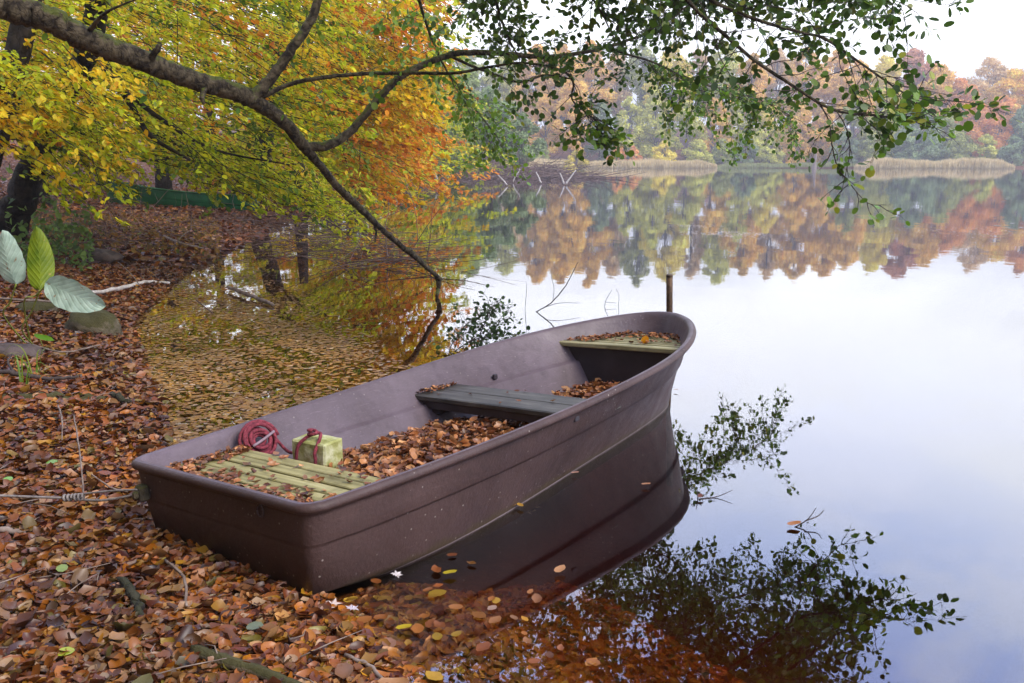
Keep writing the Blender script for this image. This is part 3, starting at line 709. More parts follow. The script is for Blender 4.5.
# ------------------------------------------------------------------ sticks lying about
def stick(name, L, mat, label, cat='stick', wobble=.25, n=7, side=None, lift=0.02, group=None):
    """rows (u,v,r, extra height)"""
    pts = []
    for u, v, r, e in L:
        q = gnd(u, v, .1); z = max(hz(q[0], q[1]), 0)+lift+e; q = gnd(u, v, z); pts.append([*q, r])
    S = spline(pts, 6); S[1:-1, :3] += RS.normal(0, 1, (len(S)-2, 3))*S[1:-1, 3:4]*wobble
    mb = MB(); mb.tube(S[:, :3], S[:, 3], n, rough=.08)
    for sd in (side or []):
        pts = []
        for u, v, r, e in sd:
            q = gnd(u, v, .1); z = max(hz(q[0], q[1]), 0)+lift+e; q = gnd(u, v, z); pts.append([*q, r])
        S2 = spline(pts, 5); mb.tube(S2[:, :3], S2[:, 3], 5)
    return tag(mb.build(name, mat, origin=(S[0, 0], S[0, 1], S[0, 2]-lift)), label, cat, group)
stick('stick', [(86, 294, .02, .04), (118, 289, .024, .05), (145, 282, .022, .04), (170, 283, .016, .03)], M['palewood'], 'whitish birch stick lying by the pale green leaf')
stick('stick', [(228, 287, .02, .03), (250, 295, .024, .03), (273, 305, .02, .0)], M['deadwood'], 'brown stick poking out of the leaves floating in the bay')
stick('stick', [(-15, 370, .016, .05), (20, 374, .016, .04), (50, 379, .014, .03), (78, 376, .009, .06)], M['twig'], 'bent dark twig at the left edge below the big leaves', side=[[(14, 372, .01, .05), (8, 362, .008, .08), (12, 354, .005, .12)]])
stick('fallen_log', [(-20, 398, .04, .0), (40, 399, .04, 0), (90, 400, .035, 0), (122, 402, .02, 0)], M['mossrock'], 'mossy green log half buried in brown leaves', 'log')
stick('stick', [(112, 394, .02, .04), (122, 400, .022, .04), (130, 403, .016, .03)], M['darkbark'], 'short black stub at the end of the mossy log')
stick('board', [(193, 650, .02, .03), (222, 660, .022, .035), (262, 673, .02, .03), (305, 692, .02, .03)], M['mossrock'], 'dark rotten strip of wood at the bottom of the shore', 'board', wobble=.05, n=5)
stick('stick', [(165, 560, .006, .02), (184, 578, .006, .06), (187, 606, .005, .03)], M['deadwood'], 'thin bent twig standing in the leaves below the transom', side=[[(182, 574, .004, .06), (168, 562, .003, .10)]])
stick('stick', [(118, 580, .014, .03), (136, 600, .02, .03), (140, 618, .012, .02)], M['darkbark'], 'curled black piece of bark among the leaves left of the transom')
stick('stick', [(-20, 526, .010, .03), (8, 530, .013, .03), (26, 533, .007, .02)], M['deadwood'], 'brown stick at the left edge below the cable')
stick('stick', [(74, 415, .004, .10), (80, 455, .004, .16), (84, 498, .004, .10)], M['deadwood'], 'long thin dry stalk leaning beside the cable knots')
stick('stick', [(58, 405, .005, .06), (62, 420, .005, .08), (62, 440, .003, .04)], M['deadwood'], 'short dry stalk above the cable')
stick('stick', [(-10, 298, .012, .1), (25, 300, .012, .12), (60, 302, .01, .1)], M['deadwood'], 'grey twig lying behind the stalks of the big leaves')
stick('stick', [(20, 340, .008, .05), (60, 352, .007, .05), (100, 345, .006, .05)], M['deadwood'], 'dry twig lying left of the mossy stone')
stick('stick', [(118, 262, .006, .05), (132, 275, .006, .08), (142, 288, .005, .04)], M['deadwood'], 'dry twig standing across the white stick')
stick('stick', [(164, 236, .02, .1), (180, 243, .025, .1), (203, 248, .02, .05)], M['deadwood'], 'curved branch lying at the edge of the bay below the green boat', side=[[(172, 252, .01, .02), (180, 238, .01, .2), (192, 229, .008, .28)]])
stick('stick', [(86, 470, .004, .03), (110, 487, .004, .05), (128, 492, .003, .03)], M['deadwood'], 'short pale straw crossing the cable near the boat')
stick('stick', [(345, 655, .007, .03), (372, 668, .007, .03), (390, 690, .006, .03)], M['deadwood'], 'thin stick in the leaves at the bottom edge')
# branches lying in the bay
def thin_in_water(name, rows, mat, label, group=None, extra=(), wobble=.3):
    mb = MB(); S = spline([list(at(u, v, Y))+[r] for u, v, Y, r in rows], 6); S[1:-1, :3] += RS.normal(0, 1, (len(S)-2, 3))*S[1:-1, 3:4]*wobble
    mb.tube(S[:, :3], S[:, 3], 6)
    for e in extra:
        S2 = spline([list(at(u, v, Y))+[r] for u, v, Y, r in e], 5); mb.tube(S2[:, :3], S2[:, 3], 5)
    return tag(mb.build(name, mat, origin=(S[0, 0], S[0, 1], 0)), label, 'branch', group)
q = gnd(200, 318); 
thin_in_water('twig', [(196, 300, 9.6, .006), (215, 315, 9.5, .006), (236, 332, 9.3, .006), (247, 345, 9.1, .005)], M['brush'], 'thin brown twig lying among the leaves in the bay', extra=[[(210, 330, 9.3, .005), (228, 340, 9.2, .005), (245, 343, 9.1, .004)], [(246, 344, 9.1, .004), (253, 332, 9.2, .004), (250, 322, 9.2, .003)]])

# ------------------------------------------------------------------ green plants on the left
def big_leaf(parent, org, base, tip, width, side, mat, cup=.12, bend=.1, wave=.0):
    base = np.array(base, float); tip = np.array(tip, float); ax = tip-base; L = np.linalg.norm(ax); ax /= L
    side = np.array(side, float); side = norm(side-ax*(side@ax)); nr = np.cross(ax, side)
    nu, nv = 13, 25; V = []; UV = []
    for i in range(nv):
        t = i/(nv-1); w = width*.5*(math.sin(PI*min(1, t**.85))**.52 if 0 < t < 1 else 0.02)*(1-.25*t)
        for j in range(nu):
            s = j/(nu-1)*2-1
            V.append(base+ax*L*t+side*w*s+nr*(cup*width*(abs(s)**1.5)*(1 if t < 1 else 0)-bend*L*math.sin(PI*t)+wave*width*math.sin(t*26)*abs(s))); UV.append((s*.5+.5, t))
    Fc = [(i*nu+j, i*nu+j+1, (i+1)*nu+j+1, (i+1)*nu+j) for i in range(nv-1) for j in range(nu-1)]
    o = link_mesh('leaf', V, Fc, mat, parent, org)
    uv = o.data.uv_layers.new(name='UVMap'); li = np.zeros(len(o.data.loops), int); o.data.loops.foreach_get('vertex_index', li)
    uv.data.foreach_set('uv', np.array(UV)[li].ravel()); return o
og = gnd(30, 330, .25); og[2] = hz(og[0], og[1]); YB = og[1]-.55
pl = empty('broadleaf_plant', og); tag(pl, 'plant with three big oval leaves, two pale and one green, at the left edge', 'plant')
big_leaf(pl, og, at(16, 284, YB), at(2, 230, YB+.06), .25, (1, -.1, .1), M['palebig'], .10, .06, .02).name = 'leaf'
big_leaf(pl, og, at(40, 290, YB-.1), at(36, 226, YB+.05),   .215, (1, .15, -.1), M['greenbig'], .08, -.08)
big_leaf(pl, og, at(46, 282, YB-.15), at(106, 306, YB-.05), .27, (.32, -.1, 1), M['palebig'], .10, -.10, .03)
mb = MB()
for a, b_ in (((16, 284, YB), (4, 316, YB+.15)), ((40, 290, YB-.1), (22, 330, YB+.1)), ((47, 284, YB-.15), (24, 303, YB))):
    p0, p1 = at(*a), at(*b_); pm_ = (p0+p1)/2+[0, 0, -.015]; mb.tube(spline([p0, pm_, p1, [og[0]+RS.uniform(-.05, .05), og[1], og[2]]], 5), .006, 6)
STEM = plain_mat('green_stem', lin(120, 140, 50), lin(150, 160, 70), 10, .5, .1)
mb.build('stem', STEM, pl, og)
GREEN = leaf_mat('fresh_green_leaf', .4, .45, .4)
q = gnd(45, 345, .15); sp = empty('seedling', (q[0], q[1], hz(q[0], q[1]))); tag(sp, 'tiny bright green leaf shoot below the mossy stone', 'plant')
leaves('blade', [at(45, 338, q[1]-.05), at(38, 336, q[1]+.02)], [(1, -.1, -.25), (-.8, .2, .3)], [(0, -.6, .7), (0, -.5, .8)], [.16, .08], [.05, .04], [lin(104, 156, 28), lin(96, 140, 30)], GREEN, 'r', .1, parent=sp, origin=sp.location)
mb = MB(); mb.tube([at(40, 339, q[1]), np.array(sp.location)], .003, 5); mb.build('stem', STEM, sp, sp.location)
def tuft(u, v, n, h, label):
    q = gnd(u, v, .12); z = hz(q[0], q[1]); r = empty('grass_tuft', (q[0], q[1], z)); mb = MB()
    for i in range(n):
        a = RS.uniform(0, 2*PI); l = RS.uniform(.12, .3)*h/.2; d = np.array([math.cos(a), math.sin(a)*.4, 0]); p0 = np.array([q[0], q[1], z])+d*.03
        pts = spline([p0, p0+d*l*.25+[0, 0, l*.7], p0+d*l*.7+[0, 0, l*.85], p0+d*l*1.1+[0, 0, l*.6]], 4); m = len(pts)
        w = np.linspace(.006, .0008, m)[:, None]; s = np.array([-d[1], d[0], 0])/(np.hypot(d[0], d[1])+1e-9)
        V = np.vstack([pts-s*w, pts+s*w]); mb.add(V, [(k, k+1, m+k+1, m+k) for k in range(m-1)], lin(110+RS.randint(30), 150, 50))
    mb.build('blades', GREEN, r, (q[0], q[1], z), col=True); tag(r, label, 'grass')
tuft(36, 376, 9, .2, 'small grass tuft growing out of the leaves above the mossy log')
tuft(22, 386, 6, .2, 'thin grass blades left of the small grass tuft')
tuft(5, 268, 14, .35, 'grass tuft between the big pale leaf and the left edge')
for i, (u, v, c, lb) in enumerate([(52, 462, (120, 160, 60), 'green leaf lying above the cable'), (62, 568, (130, 150, 60), 'green leaf lying on the shore far below the cable'), (65, 652, (160, 170, 50), 'yellow green leaf at the bottom left'),
                                   (255, 626, (110, 120, 90), 'grey green leaf below the transom'), (8, 479, (120, 170, 60), 'bright green leaf at the left edge by the cable')]):
    q = gnd(u, v, .12); z = hz(q[0], q[1])+.055
    tag(leaves('green_leaf', [gnd(u, v, z)], [(math.cos(i*2.1), math.sin(i*2.1), .1)], [(.1, -.2, 1)], .06, .042, [lin(*c)], M['litter'], 'r', .15, origin=gnd(u, v, z)), lb, 'leaf')

# ------------------------------------------------------------------ undergrowth, brush
def brushpile(name, boxes, n, label, rad=.006, cat='brush', mat=None, seglen=.8, flat=.35, kind='stuff', bias=(0, 0, 0)):
    mb = MB()
    for i in range(n):
        (u0, u1, v0, v1, Y0, Y1, zmax) = boxes[i % len(boxes)]
        Y = RS.uniform(Y0, Y1); p = at(RS.uniform(u0, u1), 200, Y); g = max(hz(p[0], Y), -.05); p[2] = g+abs(RS.normal(0, .45))*zmax
        d = rnd_dirs(1)[0]*[1, 1, flat]+np.array(bias); d = norm(d); L = seglen*RS.uniform(.5, 1.5); pts = [p]
        for k in range(4): d = norm(d+RS.normal(0, .22, 3)*[1, 1, flat*1.5]); p = p+d*L/4; pts.append(np.array([p[0], p[1], max(p[2], g-.1)]))
        mb.tube(spline(pts, 2), np.linspace(1, .35, 9)*rad*RS.uniform(.5, 1.5), 4, cap=False)
    return tag(mb.build(name, mat or M['brush']), label, cat, kind=kind)
brushpile('undergrowth', [(-30, 210, 0, 0, 15, 21, .5), (-20, 140, 0, 0, 13, 19, .6)], 380, 'tangle of brown bramble stalks on the bank left of the green boat', .007)
brushpile('fallen_brushwood', [(270, 400, 0, 0, 17, 24, .5), (330, 430, 0, 0, 13, 18, .25), (210, 330, 0, 0, 16, 24, .4)], 340, 'tangle of bare lilac brown twigs lying in the shallow water below the yellow foliage', .006, seglen=1.5, flat=.2)
def ground_leaves(name, box, n, cols, w, sz, label, mat=None):
    (u0, u1, Y0, Y1, zmax) = box; Y = RS.uniform(Y0, Y1, n); X = (RS.uniform(u0, u1, n)-512)/F*Y*CP; z = height(X, Y)+np.abs(RS.normal(0, .4, n))*zmax
    P = np.column_stack([X, Y, z]); N = norm(rnd_dirs(n)+[0, -.2, .8]); A = rnd_dirs(n); L = sz*RS.uniform(.6, 1.3, n)
    tag(leaves(name, P, A, N, L, L*.6, pal(cols, w, n), mat or M['foliage'], 'h', .2), label, 'undergrowth', kind='stuff')
ground_leaves('undergrowth_leaves', (-30, 215, 14, 21, .3), 2200, [(150, 116, 60), (120, 96, 54), (176, 130, 62), (116, 124, 60)], [3, 3, 2, 1], .09, 'dull brown withered leaves on the bramble tangle')
ground_leaves('ivy_leaves', (0, 85, 11.5, 14, 1.3), 600, [(104, 134, 64), (124, 150, 80), (84, 110, 60)], [2, 2, 1], .10, 'bluish green leaves of the shrub at the foot of the dark leaning trunk')

# ------------------------------------------------------------------ foliage tools
class Fol:
    def __init__(s): s.P = []; s.A = []; s.N = []; s.L = []; s.W = []; s.C = []
    def add(s, P, A, N, L, W, C):
        s.P.append(P); s.A.append(A); s.N.append(N); s.L.append(L); s.W.append(W); s.C.append(C)
    def build(s, name, mat, kind, curl, parent, origin):
        return leaves(name, np.vstack(s.P), np.vstack(s.A), np.vstack(s.N), np.concatenate(s.L), np.concatenate(s.W), np.vstack(s.C), mat, kind, curl, parent, origin)
def spray(fol, tw, p, d, L, nleaf, sz, cols, w, droop=.35, tilt=.25, thick=.004, wr=.6):
    """one flat, drooping branchlet: a central twig with side twigs, leaves alternating along them"""
    d = norm(np.array(d, float)); m = 7; pts = [np.array(p, float)]; dd = d.copy()
    for k in range(m-1): dd = norm(dd+np.array([0, 0, -droop/m])+RS.normal(0, .07, 3)); pts.append(pts[-1]+dd*L/(m-1))
    pts = np.array(pts)
    if tw is not None: tw.tube(pts, np.linspace(thick, thick*.3, m), 4, cap=False)
    side = norm(np.cross(dd, [0, 0, 1.0])+RS.normal(0, .15, 3)); nside = max(3, nleaf//8); P = []; A = []
    for k in range(nside):
        t = (k+.5)/nside; i = int(t*(m-1)); b0 = pts[i]+(pts[i+1]-pts[i])*(t*(m-1)-i); sg = 1 if k % 2 else -1
        sd = norm(d*.8+side*sg*RS.uniform(.5, 1.1)+[0, 0, RS.uniform(-.25, .1)]); l2 = L*(.45*(1-t)+.12)
        q = max(3, int(nleaf/nside))
        if tw is not None: tw.tube([b0, b0+sd*l2*.5+[0, 0, -.01], b0+sd*l2], [thick*.5, thick*.35, thick*.2], 3, cap=False)
        tt = (np.arange(q)+RS.uniform(.3, 1, q))/q; P.append(b0+sd*l2*tt[:, None]+RS.normal(0, sz*.22, (q, 3))); A.append(norm(sd+RS.normal(0, .5, (q, 3))+[0, 0, -.25]))
    P = np.vstack(P); A = np.vstack(A); n = len(P); N = norm(np.array([0, 0, 1.0])+RS.normal(0, tilt, (n, 3)))
    Ls = sz*RS.uniform(.6, 1.25, n); fol.add(P, A, N, Ls, Ls*wr*RS.uniform(.85, 1.15, n), pal(cols, w, n, .16)*RS.uniform(.8, 1.2))
YG = ([(208, 214, 34), (184, 202, 38), (230, 222, 54), (236, 200, 40), (146, 168, 42)], [3, 3, 2, 1.4, 1])
YL = ([(242, 204, 40), (236, 180, 34), (220, 208, 46), (244, 216, 76)], [3, 2, 2, 1])
OR = ([(238, 156, 40), (228, 134, 38), (242, 180, 58), (212, 114, 38), (228, 188, 54)], [3, 2.5, 2, 1, 1])
GR = ([(92, 122, 34), (120, 144, 40), (70, 98, 32), (150, 156, 44)], [3, 2.5, 2, 1])
def mixp(a, b, t): return (a[0]+b[0], [q*(1-t) for q in a[1]]+[q*t for q in b[1]])

def canopy(fol, tw, n, region, Yr, L, nleaf, sz, d, palfun, droop=.35, tilt=.3, thick=.006):
    """sprays filling the volume seen through a polygon, between two depths"""
    reg = np.array(region, float); lo = reg.min(0); hi = reg.max(0); k = 0
    def inside(x, y):
        c = False; m = len(reg)
        for i in range(m):
            a, b_ = reg[i], reg[(i+1) % m]
            if (a[1] > y) != (b_[1] > y) and x < (b_[0]-a[0])*(y-a[1])/(b_[1]-a[1])+a[0]: c = not c
        return c
    while k < n:
        u, v = RS.uniform(lo[0], hi[0]), RS.uniform(lo[1], hi[1])
        if not inside(u, v): continue
        Y = RS.uniform(*Yr); p = at(u, v, Y); dd = norm(np.array(d)+RS.normal(0, .35, 3)*[1, 1, .4]); LL = L*RS.uniform(.7, 1.3)
        pa_ = palfun(u, v); spray(fol, tw, p-dd*LL*.5, dd, LL, int(nleaf*RS.uniform(.7, 1.2)), sz, *pa_, droop=droop, tilt=tilt, thick=thick); k += 1

def limb_tree(name, loc, paths, label, cat='tree', bark='darkbark', sc=1.0):
    """paths: list of (name, rows(u,v,Y,r)); first is the trunk"""
    r = empty(name, loc); tag(r, label, cat)
    for nm, rows, n in paths:
        P, R = pix_path([(u, v, Y*sc, q*sc) for u, v, Y, q in rows], 6, .06); mb = MB(); mb.tube(P, R, n, rough=.05); mb.build(nm, M[bark], r, loc)
    return r

# yellow beech with the dark leaning trunk
def yl_pal(u, v):
    t = min(max((u-150)/260, 0), 1)*min(max((170-v)/140, .15), 1)
    if RS.uniform() < .15: return GR if u > 60 else YG
    if u < 60 and 100 < v < 150 and RS.uniform() < .4: return OR
    if RS.uniform() < t*.75: return YL if RS.uniform() < .6 else OR
    if v < 90 and RS.uniform() < .4: return YL
    return YG
gz = hz(*at(20, 200, 14)[:2])
b0 = at(22, 205, 12.6); loc = (b0[0], b0[1], hz(b0[0], b0[1]))
t1 = limb_tree('beech_tree', loc, [('trunk', [(8, 232, 14, .26), (22, 195, 14, .22), (38, 150, 14, .19), (62, 100, 13.8, .17), (85, 55, 13.5, .16), (100, 0, 13.2, .15), (118, -70, 13, .12)], 12),
   ('branch', [(52, 120, 13.9, .08), (75, 88, 13.6, .07), (105, 70, 13.3, .06), (128, 100, 13.2, .05), (150, 135, 13, .035), (190, 160, 12.8, .02)], 8),
   ('branch', [(98, 10, 13.2, .10), (80, -5, 13, .08), (60, -30, 12.8, .06)], 8),
   ('branch', [(110, 70, 13.3, .05), (125, 90, 13.1, .04), (170, 125, 13, .03), (215, 150, 13.5, .02), (290, 165, 14, .01)], 7)],
   'beech tree with dark leaning trunk and yellow green foliage left of the green boat', sc=.9)
fol, tw = Fol(), MB()
canopy(fol, tw, 420, [(-30, -30), (330, -30), (345, 60), (330, 150), (300, 190), (215, 172), (110, 158), (75, 165), (10, 110), (-30, 120)], (11, 17), 1.3, 60, .088, (.9, -.1, -.35), yl_pal)
canopy(fol, tw, 75, [(10, 85), (60, 60), (120, 70), (125, 150), (95, 190), (55, 195), (25, 150)], (9.5, 12), .9, 44, .088, (.9, -.1, -.5), lambda u, v: YG if RS.uniform() < .6 else YL)
canopy(fol, tw, 70, [(150, 140), (250, 150), (330, 190), (345, 215), (290, 215), (240, 185), (170, 170)], (12, 16), 1.2, 50, .085, (.9, -.1, -.3), lambda u, v: YG)
canopy(fol, tw, 150, [(-90, -240), (430, -220), (430, -30), (-60, -30)], (11, 18), 1.6, 60, .11, (.9, -.1, -.3), lambda u, v: YG if RS.uniform() < .6 else YL)
tw.build('twigs', M['darkbark'], t1, loc); fol.build('foliage', M['foliage'], 'h', .18, t1, loc)
# left trunk at the edge
b0 = at(-40, 210, 11); loc = (b0[0], b0[1], hz(b0[0], b0[1]))
t2 = limb_tree('maple_tree', loc, [('trunk', [(-60, 260, 11, .24), (-30, 190, 11, .2), (-5, 130, 11, .17), (10, 80, 11, .15), (25, 20, 11, .13), (40, -60, 11, .1)], 12)], 'maple tree with a trunk cut by the left edge and golden leaves')
fol, tw = Fol(), MB()
canopy(fol, tw, 45, [(-40, 30), (45, 50), (50, 100), (25, 120), (-40, 130)], (9.5, 12), 1.0, 44, .095, (.8, -.2, -.3), lambda u, v: YL if RS.uniform() < .6 else YG)
tw.build('twigs', M['darkbark'], t2, loc); fol.build('foliage', M['foliage'], 'h', .18, t2, loc)
# orange beech over the water
def or_pal(u, v):
    if u < 335 and RS.uniform() < .75: return YG if RS.uniform() < .6 else YL
    return OR if RS.uniform() < (.72 if v > 90 else .45) else (YL if RS.uniform() < .6 else YG)
b0 = at(250, 200, 30); loc = (b0[0], b0[1], hz(b0[0], b0[1]))
t3 = limb_tree('orange_beech_tree', loc, [('trunk', [(250, 215, 30, .35), (262, 150, 30, .3), (280, 60, 29, .25), (300, -30, 28, .2)], 10),
   ('branch', [(266, 130, 29.8, .14), (310, 110, 28, .1), (370, 120, 26, .06), (420, 150, 24, .03)], 7), ('branch', [(272, 100, 29.6, .14), (330, 60, 27, .1), (400, 40, 25, .05)], 7)],
   'beech tree with orange foliage drooping over the water behind the mossy limb')
fol, tw = Fol(), MB()
canopy(fol, tw, 330, [(290, -30), (430, -30), (435, 80), (414, 120), (420, 165), (395, 184), (350, 180), (310, 150), (290, 90)], (19, 28), 2.2, 64, .15, (.9, -.2, -.35), or_pal, thick=.008)
canopy(fol, tw, 50, [(340, 60), (420, 50), (420, 110), (350, 110)], (19, 22), 1.8, 60, .14, (.9, -.2, -.35), lambda u, v: YL, thick=.008)
tw.build('twigs', M['darkbark'], t3, loc); fol.build('foliage', M['foliage'], 'h', .18, t3, loc)
# more trees up the left slope, seen through gaps
def wood_tree(name, u, Y, vtop, w, pals, label, nsp=90, sz=.24, lean=0, vlow=120):
    b_ = at(u, 200, Y); z0 = hz(b_[0], b_[1]); loc = (b_[0], b_[1], z0); top = at(u, vtop, Y)[2]
    r = empty(name, loc); tag(r, label, 'tree', 'trees on the wooded slope'); mb = MB(); H = top-z0
    mb.tube([np.array(loc)+[lean*q*H, 0, q*H] for q in np.linspace(-.02, .95, 8)], np.linspace(.28, .08, 8), 9, rough=.05); mb.build('trunk', M['darkbark'], r, loc)
    fol, tw = Fol(), MB(); zl = at(u, vlow, Y)[2]-z0
    for i in range(nsp):
        h = zl+(H-zl)*RS.uniform(0, 1); a = RS.uniform(0, 2*PI); rr = w*RS.uniform(.1, 1)*(1-.5*(h/H)**2); p = np.array(loc)+[lean*h+rr*math.cos(a), rr*math.sin(a), h]
        spray(fol, tw, p, (math.cos(a)+.3, math.sin(a)-.2, -.15), w*.35, 40, sz, *pals[RS.randint(len(pals))], thick=.012)
    tw.build('twigs', M['darkbark'], r, loc); fol.build('foliage', M['foliage'], 'h', .2, r, loc)
wood_tree('slope_tree', 40, 24, -60, 4.5, [YG, YL], 'yellow green tree on the slope behind the dark leaning trunk', 150, .19, vlow=130)
wood_tree('slope_tree', 165, 30, -50, 5, [YG, YG, YL], 'tall yellow green tree on the slope directly behind the green boat', 170, .22, vlow=150)
wood_tree('slope_tree', 215, 40, -60, 6, [YL, OR, YG], 'golden tree on the slope right of the green boat', 170, .3, vlow=140)
wood_tree('slope_tree', -60, 20, -60, 4, [YL, OR], 'golden orange tree on the slope past the left edge trunk', 130, .18, vlow=140)
wood_tree('slope_tree', 330, 52, -40, 7, [YL, YG], 'yellow tree by the shore behind the orange beech', 150, .36, vlow=165)
wood_tree('shore_tree', 385, 62, 40, 7, [YG, GR, OR], 'green and orange tree low over the left shore behind the orange beech', 170, .36, vlow=178)
wood_tree('shore_tree', 350, 42, 60, 5, [OR, YG], 'orange tree low over the left shore in front of the green and orange one', 150, .26, vlow=186)
wood_tree('shore_tree', 300, 34, 60, 4.5, [YG, YL], 'yellow tree low over the shore right of the green boat', 150, .22, vlow=188)
wood_tree('shore_tree', 418, 84, 60, 7, [GR, YG], 'green tree where the left shore meets the wooded point', 150, .42, vlow=172)
wood_tree('slope_tree', 105, 36, -60, 6, [YG, OR], 'yellow and orange tree higher up the slope', 160, .28, vlow=120)

# ------------------------------------------------------------------ the alder whose limb crosses the picture
aloc = at(-260, 300, 5.6); aloc = (aloc[0], aloc[1], hz(aloc[0], aloc[1]))
al = empty('alder_tree', aloc); tag(al, 'alder tree whose mossy limb reaches from the upper left down into the lake', 'tree')
ax_, ay_, az_ = aloc
def raw_tube(nm, pts, n, rough=.06, mat='bark', wob_=.08, per=7):
    S = spline(pts, per); S[1:-1, :3] += RS.normal(0, 1, (len(S)-2, 3))*S[1:-1, 3:4]*wob_
    mb = MB(); mb.tube(S[:, :3], S[:, 3], n, rough=rough); mb.build(nm, M[mat], al, aloc); return S
def rows(L): return [list(at(u, v, Y))+[r] for u, v, Y, r in L]
raw_tube('trunk', [(ax_, ay_, az_-.2, .30), (ax_+.03, ay_, az_+.8, .25), (ax_+.02, ay_+.05, 1.8, .22), (ax_+.1, ay_+.1, 2.7, .2), (ax_+.15, ay_+.1, 4.2, .18), (ax_+.1, ay_+.2, 7, .12)], 14, .07, wob_=.03)
limb = raw_tube('limb', [(ax_+.05, ay_+.1, 2.5, .15)]+rows([(-120, -20, 5.9, .125), (-50, -8, 6.2, .11), (0, 4, 6.5, .095), (45, 18, 6.65, .088), (90, 40, 6.8, .086), (150, 64, 7.1, .077), (200, 82, 7.4, .074), (235, 92, 7.6, .074), (256, 102, 7.8, .066), (284, 122, 8.0, .055), (303, 145, 8.2, .053),
     (318, 163, 8.4, .036), (337, 186, 8.7, .036), (362, 210, 9.1, .034), (385, 232, 9.6, .030), (404, 248, 9.95, .031), (410, 252, 10.0, .036), (423, 264, 10.35, .027), (440, 279, 10.8, .025)]), 20, .08, per=11, wob_=.06)
raw_tube('stub', rows([(374, 222, 9.4, .016), (376, 232, 9.4, .013), (375, 242, 9.38, .010)]), 7)
raw_tube('stub', rows([(150, 60, 7.05, .03), (158, 48, 7.0, .022), (160, 42, 7.0, .014)]), 8)
raw_tube('stub', rows([(205, 86, 7.4, .028), (202, 98, 7.3, .02), (204, 104, 7.3, .012)]), 8)
raw_tube('stub', rows([(90, 30, 6.75, .02), (104, 14, 6.6, .012), (124, 4, 6.5, .007), (146, -4, 6.4, .004)]), 6)
raw_tube('limb_tip', rows([(436, 277, 10.78, .026), (439, 281, 10.8, .034), (438, 290, 10.8, .024)])+[list(gnd(437, 297))+[.02], list(gnd(436, 300, -.3))+[.018]], 8)
raw_tube('branch', rows([(250, 98, 7.75, .05), (266, 84, 7.8, .048), (282, 62, 7.85, .043), (300, 38, 7.9, .040), (313, 14, 8, .037), (325, -30, 8.1, .033), (330, -90, 8.2, .028)]), 10)
f2 = raw_tube('branch', rows([(262, 97, 7.8, .022), (290, 84, 7.9, .02), (320, 78, 7.9, .018), (360, 74, 8, .017), (402, 73, 8, .016), (454, 73, 8, .014), (484, 68, 8, .012), (522, 63, 8, .011), (560, 70, 8, .010), (573, 82, 8, .009), (572, 99, 8, .007), (585, 112, 7.9, .006), (597, 121, 7.8, .005)]), 7)
f3 = raw_tube('branch', rows([(306, 147, 8.25, .042), (325, 146, 8.3, .042), (345, 136, 8.4, .038), (364, 116, 8.5, .036), (382, 94, 8.6, .035), (402, 76, 8.7, .034), (430, 62, 8.9, .031), (460, 53, 9.1, .030), (495, 53, 9.3, .028), (530, 56, 9.5, .025), (560, 56, 9.7, .023), (600, 49, 10, .019), (625, 41, 10.2, .016), (645, 34, 10.4, .014), (662, 20, 10.5, .012), (690, 5, 10.6, .01)]), 8)
f4 = raw_tube('branch', rows([(450, 56, 9.05, .016), (472, 66, 9, .015), (491, 73, 8.9, .013), (519, 82, 8.8, .012), (546, 75, 8.8, .010), (572, 79, 8.7, .008)]), 6)
f5 = raw_tube('branch', rows([(606, 48, 10.05, .013), (630, 55, 10.4, .012), (650, 61, 10.8, .012), (677, 73, 11, .011), (715, 88, 11.4, .009), (755, 98, 11.8, .007), (790, 115, 12, .005)]), 6)
# second limb, passing above the picture towards the right
up = raw_tube('limb', [(ax_+.12, ay_+.1, 3.6, .13), (-3.2, 5.7, 4.2, .11), (-1.6, 5.9, 4.3, .09), (-.2, 6.1, 4.1, .075), (.6, 6.2, 3.7, .06)]+rows([(640, -60, 6.3, .035)]), 10)
fA = raw_tube('branch', rows([(640, -60, 6.3, .03), (675, -28, 6.3, .017), (711, 0, 6.3, .014), (764, 22, 6.4, .012), (800, 32, 6.5, .011), (827, 40, 6.6, .010), (865, 66, 6.7, .008), (902, 92, 6.8, .006), (918, 97, 6.8, .004)]), 6)
fB = raw_tube('branch', rows([(660, -42, 6.3, .02), (689, 2, 6.2, .014), (715, 26, 6.2, .013), (749, 56, 6.3, .012), (790, 84, 6.4, .011), (827, 107, 6.5, .010), (850, 113, 6.6, .009), (880, 116, 6.6, .007), (910, 121, 6.7, .005), (940, 122, 6.7, .004)]), 6)
fC = raw_tube('branch', rows([(640, -60, 6.3, .03), (700, -60, 6.5, .02), (780, -45, 6.6, .016), (840, -30, 6.7, .010), (875, -12, 6.7, .006), (895, 2, 6.7, .004)]), 6)
fD = raw_tube('branch', rows([(600, -58, 6.25, .03), (590, -40, 6.8, .02), (585, -15, 7.2, .012), (600, 10, 7.4, .008), (615, 40, 7.4, .005)]), 6)
fE = raw_tube('branch', rows([(700, -60, 6.5, .02), (760, -90, 6.2, .016), (830, -100, 6, .012), (900, -80, 5.9, .008)]), 6)
fG = raw_tube('branch', rows([(520, -130, 6.2, .03), (500, -60, 7.0, .02), (495, -10, 7.6, .014), (505, 30, 8.0, .01), (520, 60, 8.2, .006)]), 6)
fH = raw_tube('branch', rows([(440, -150, 6.1, .03), (410, -60, 9.5, .03), (425, 20, 12.0, .02), (452, 80, 13.6, .014), (480, 115, 14.4, .009), (498, 138, 14.6, .006)]), 6)
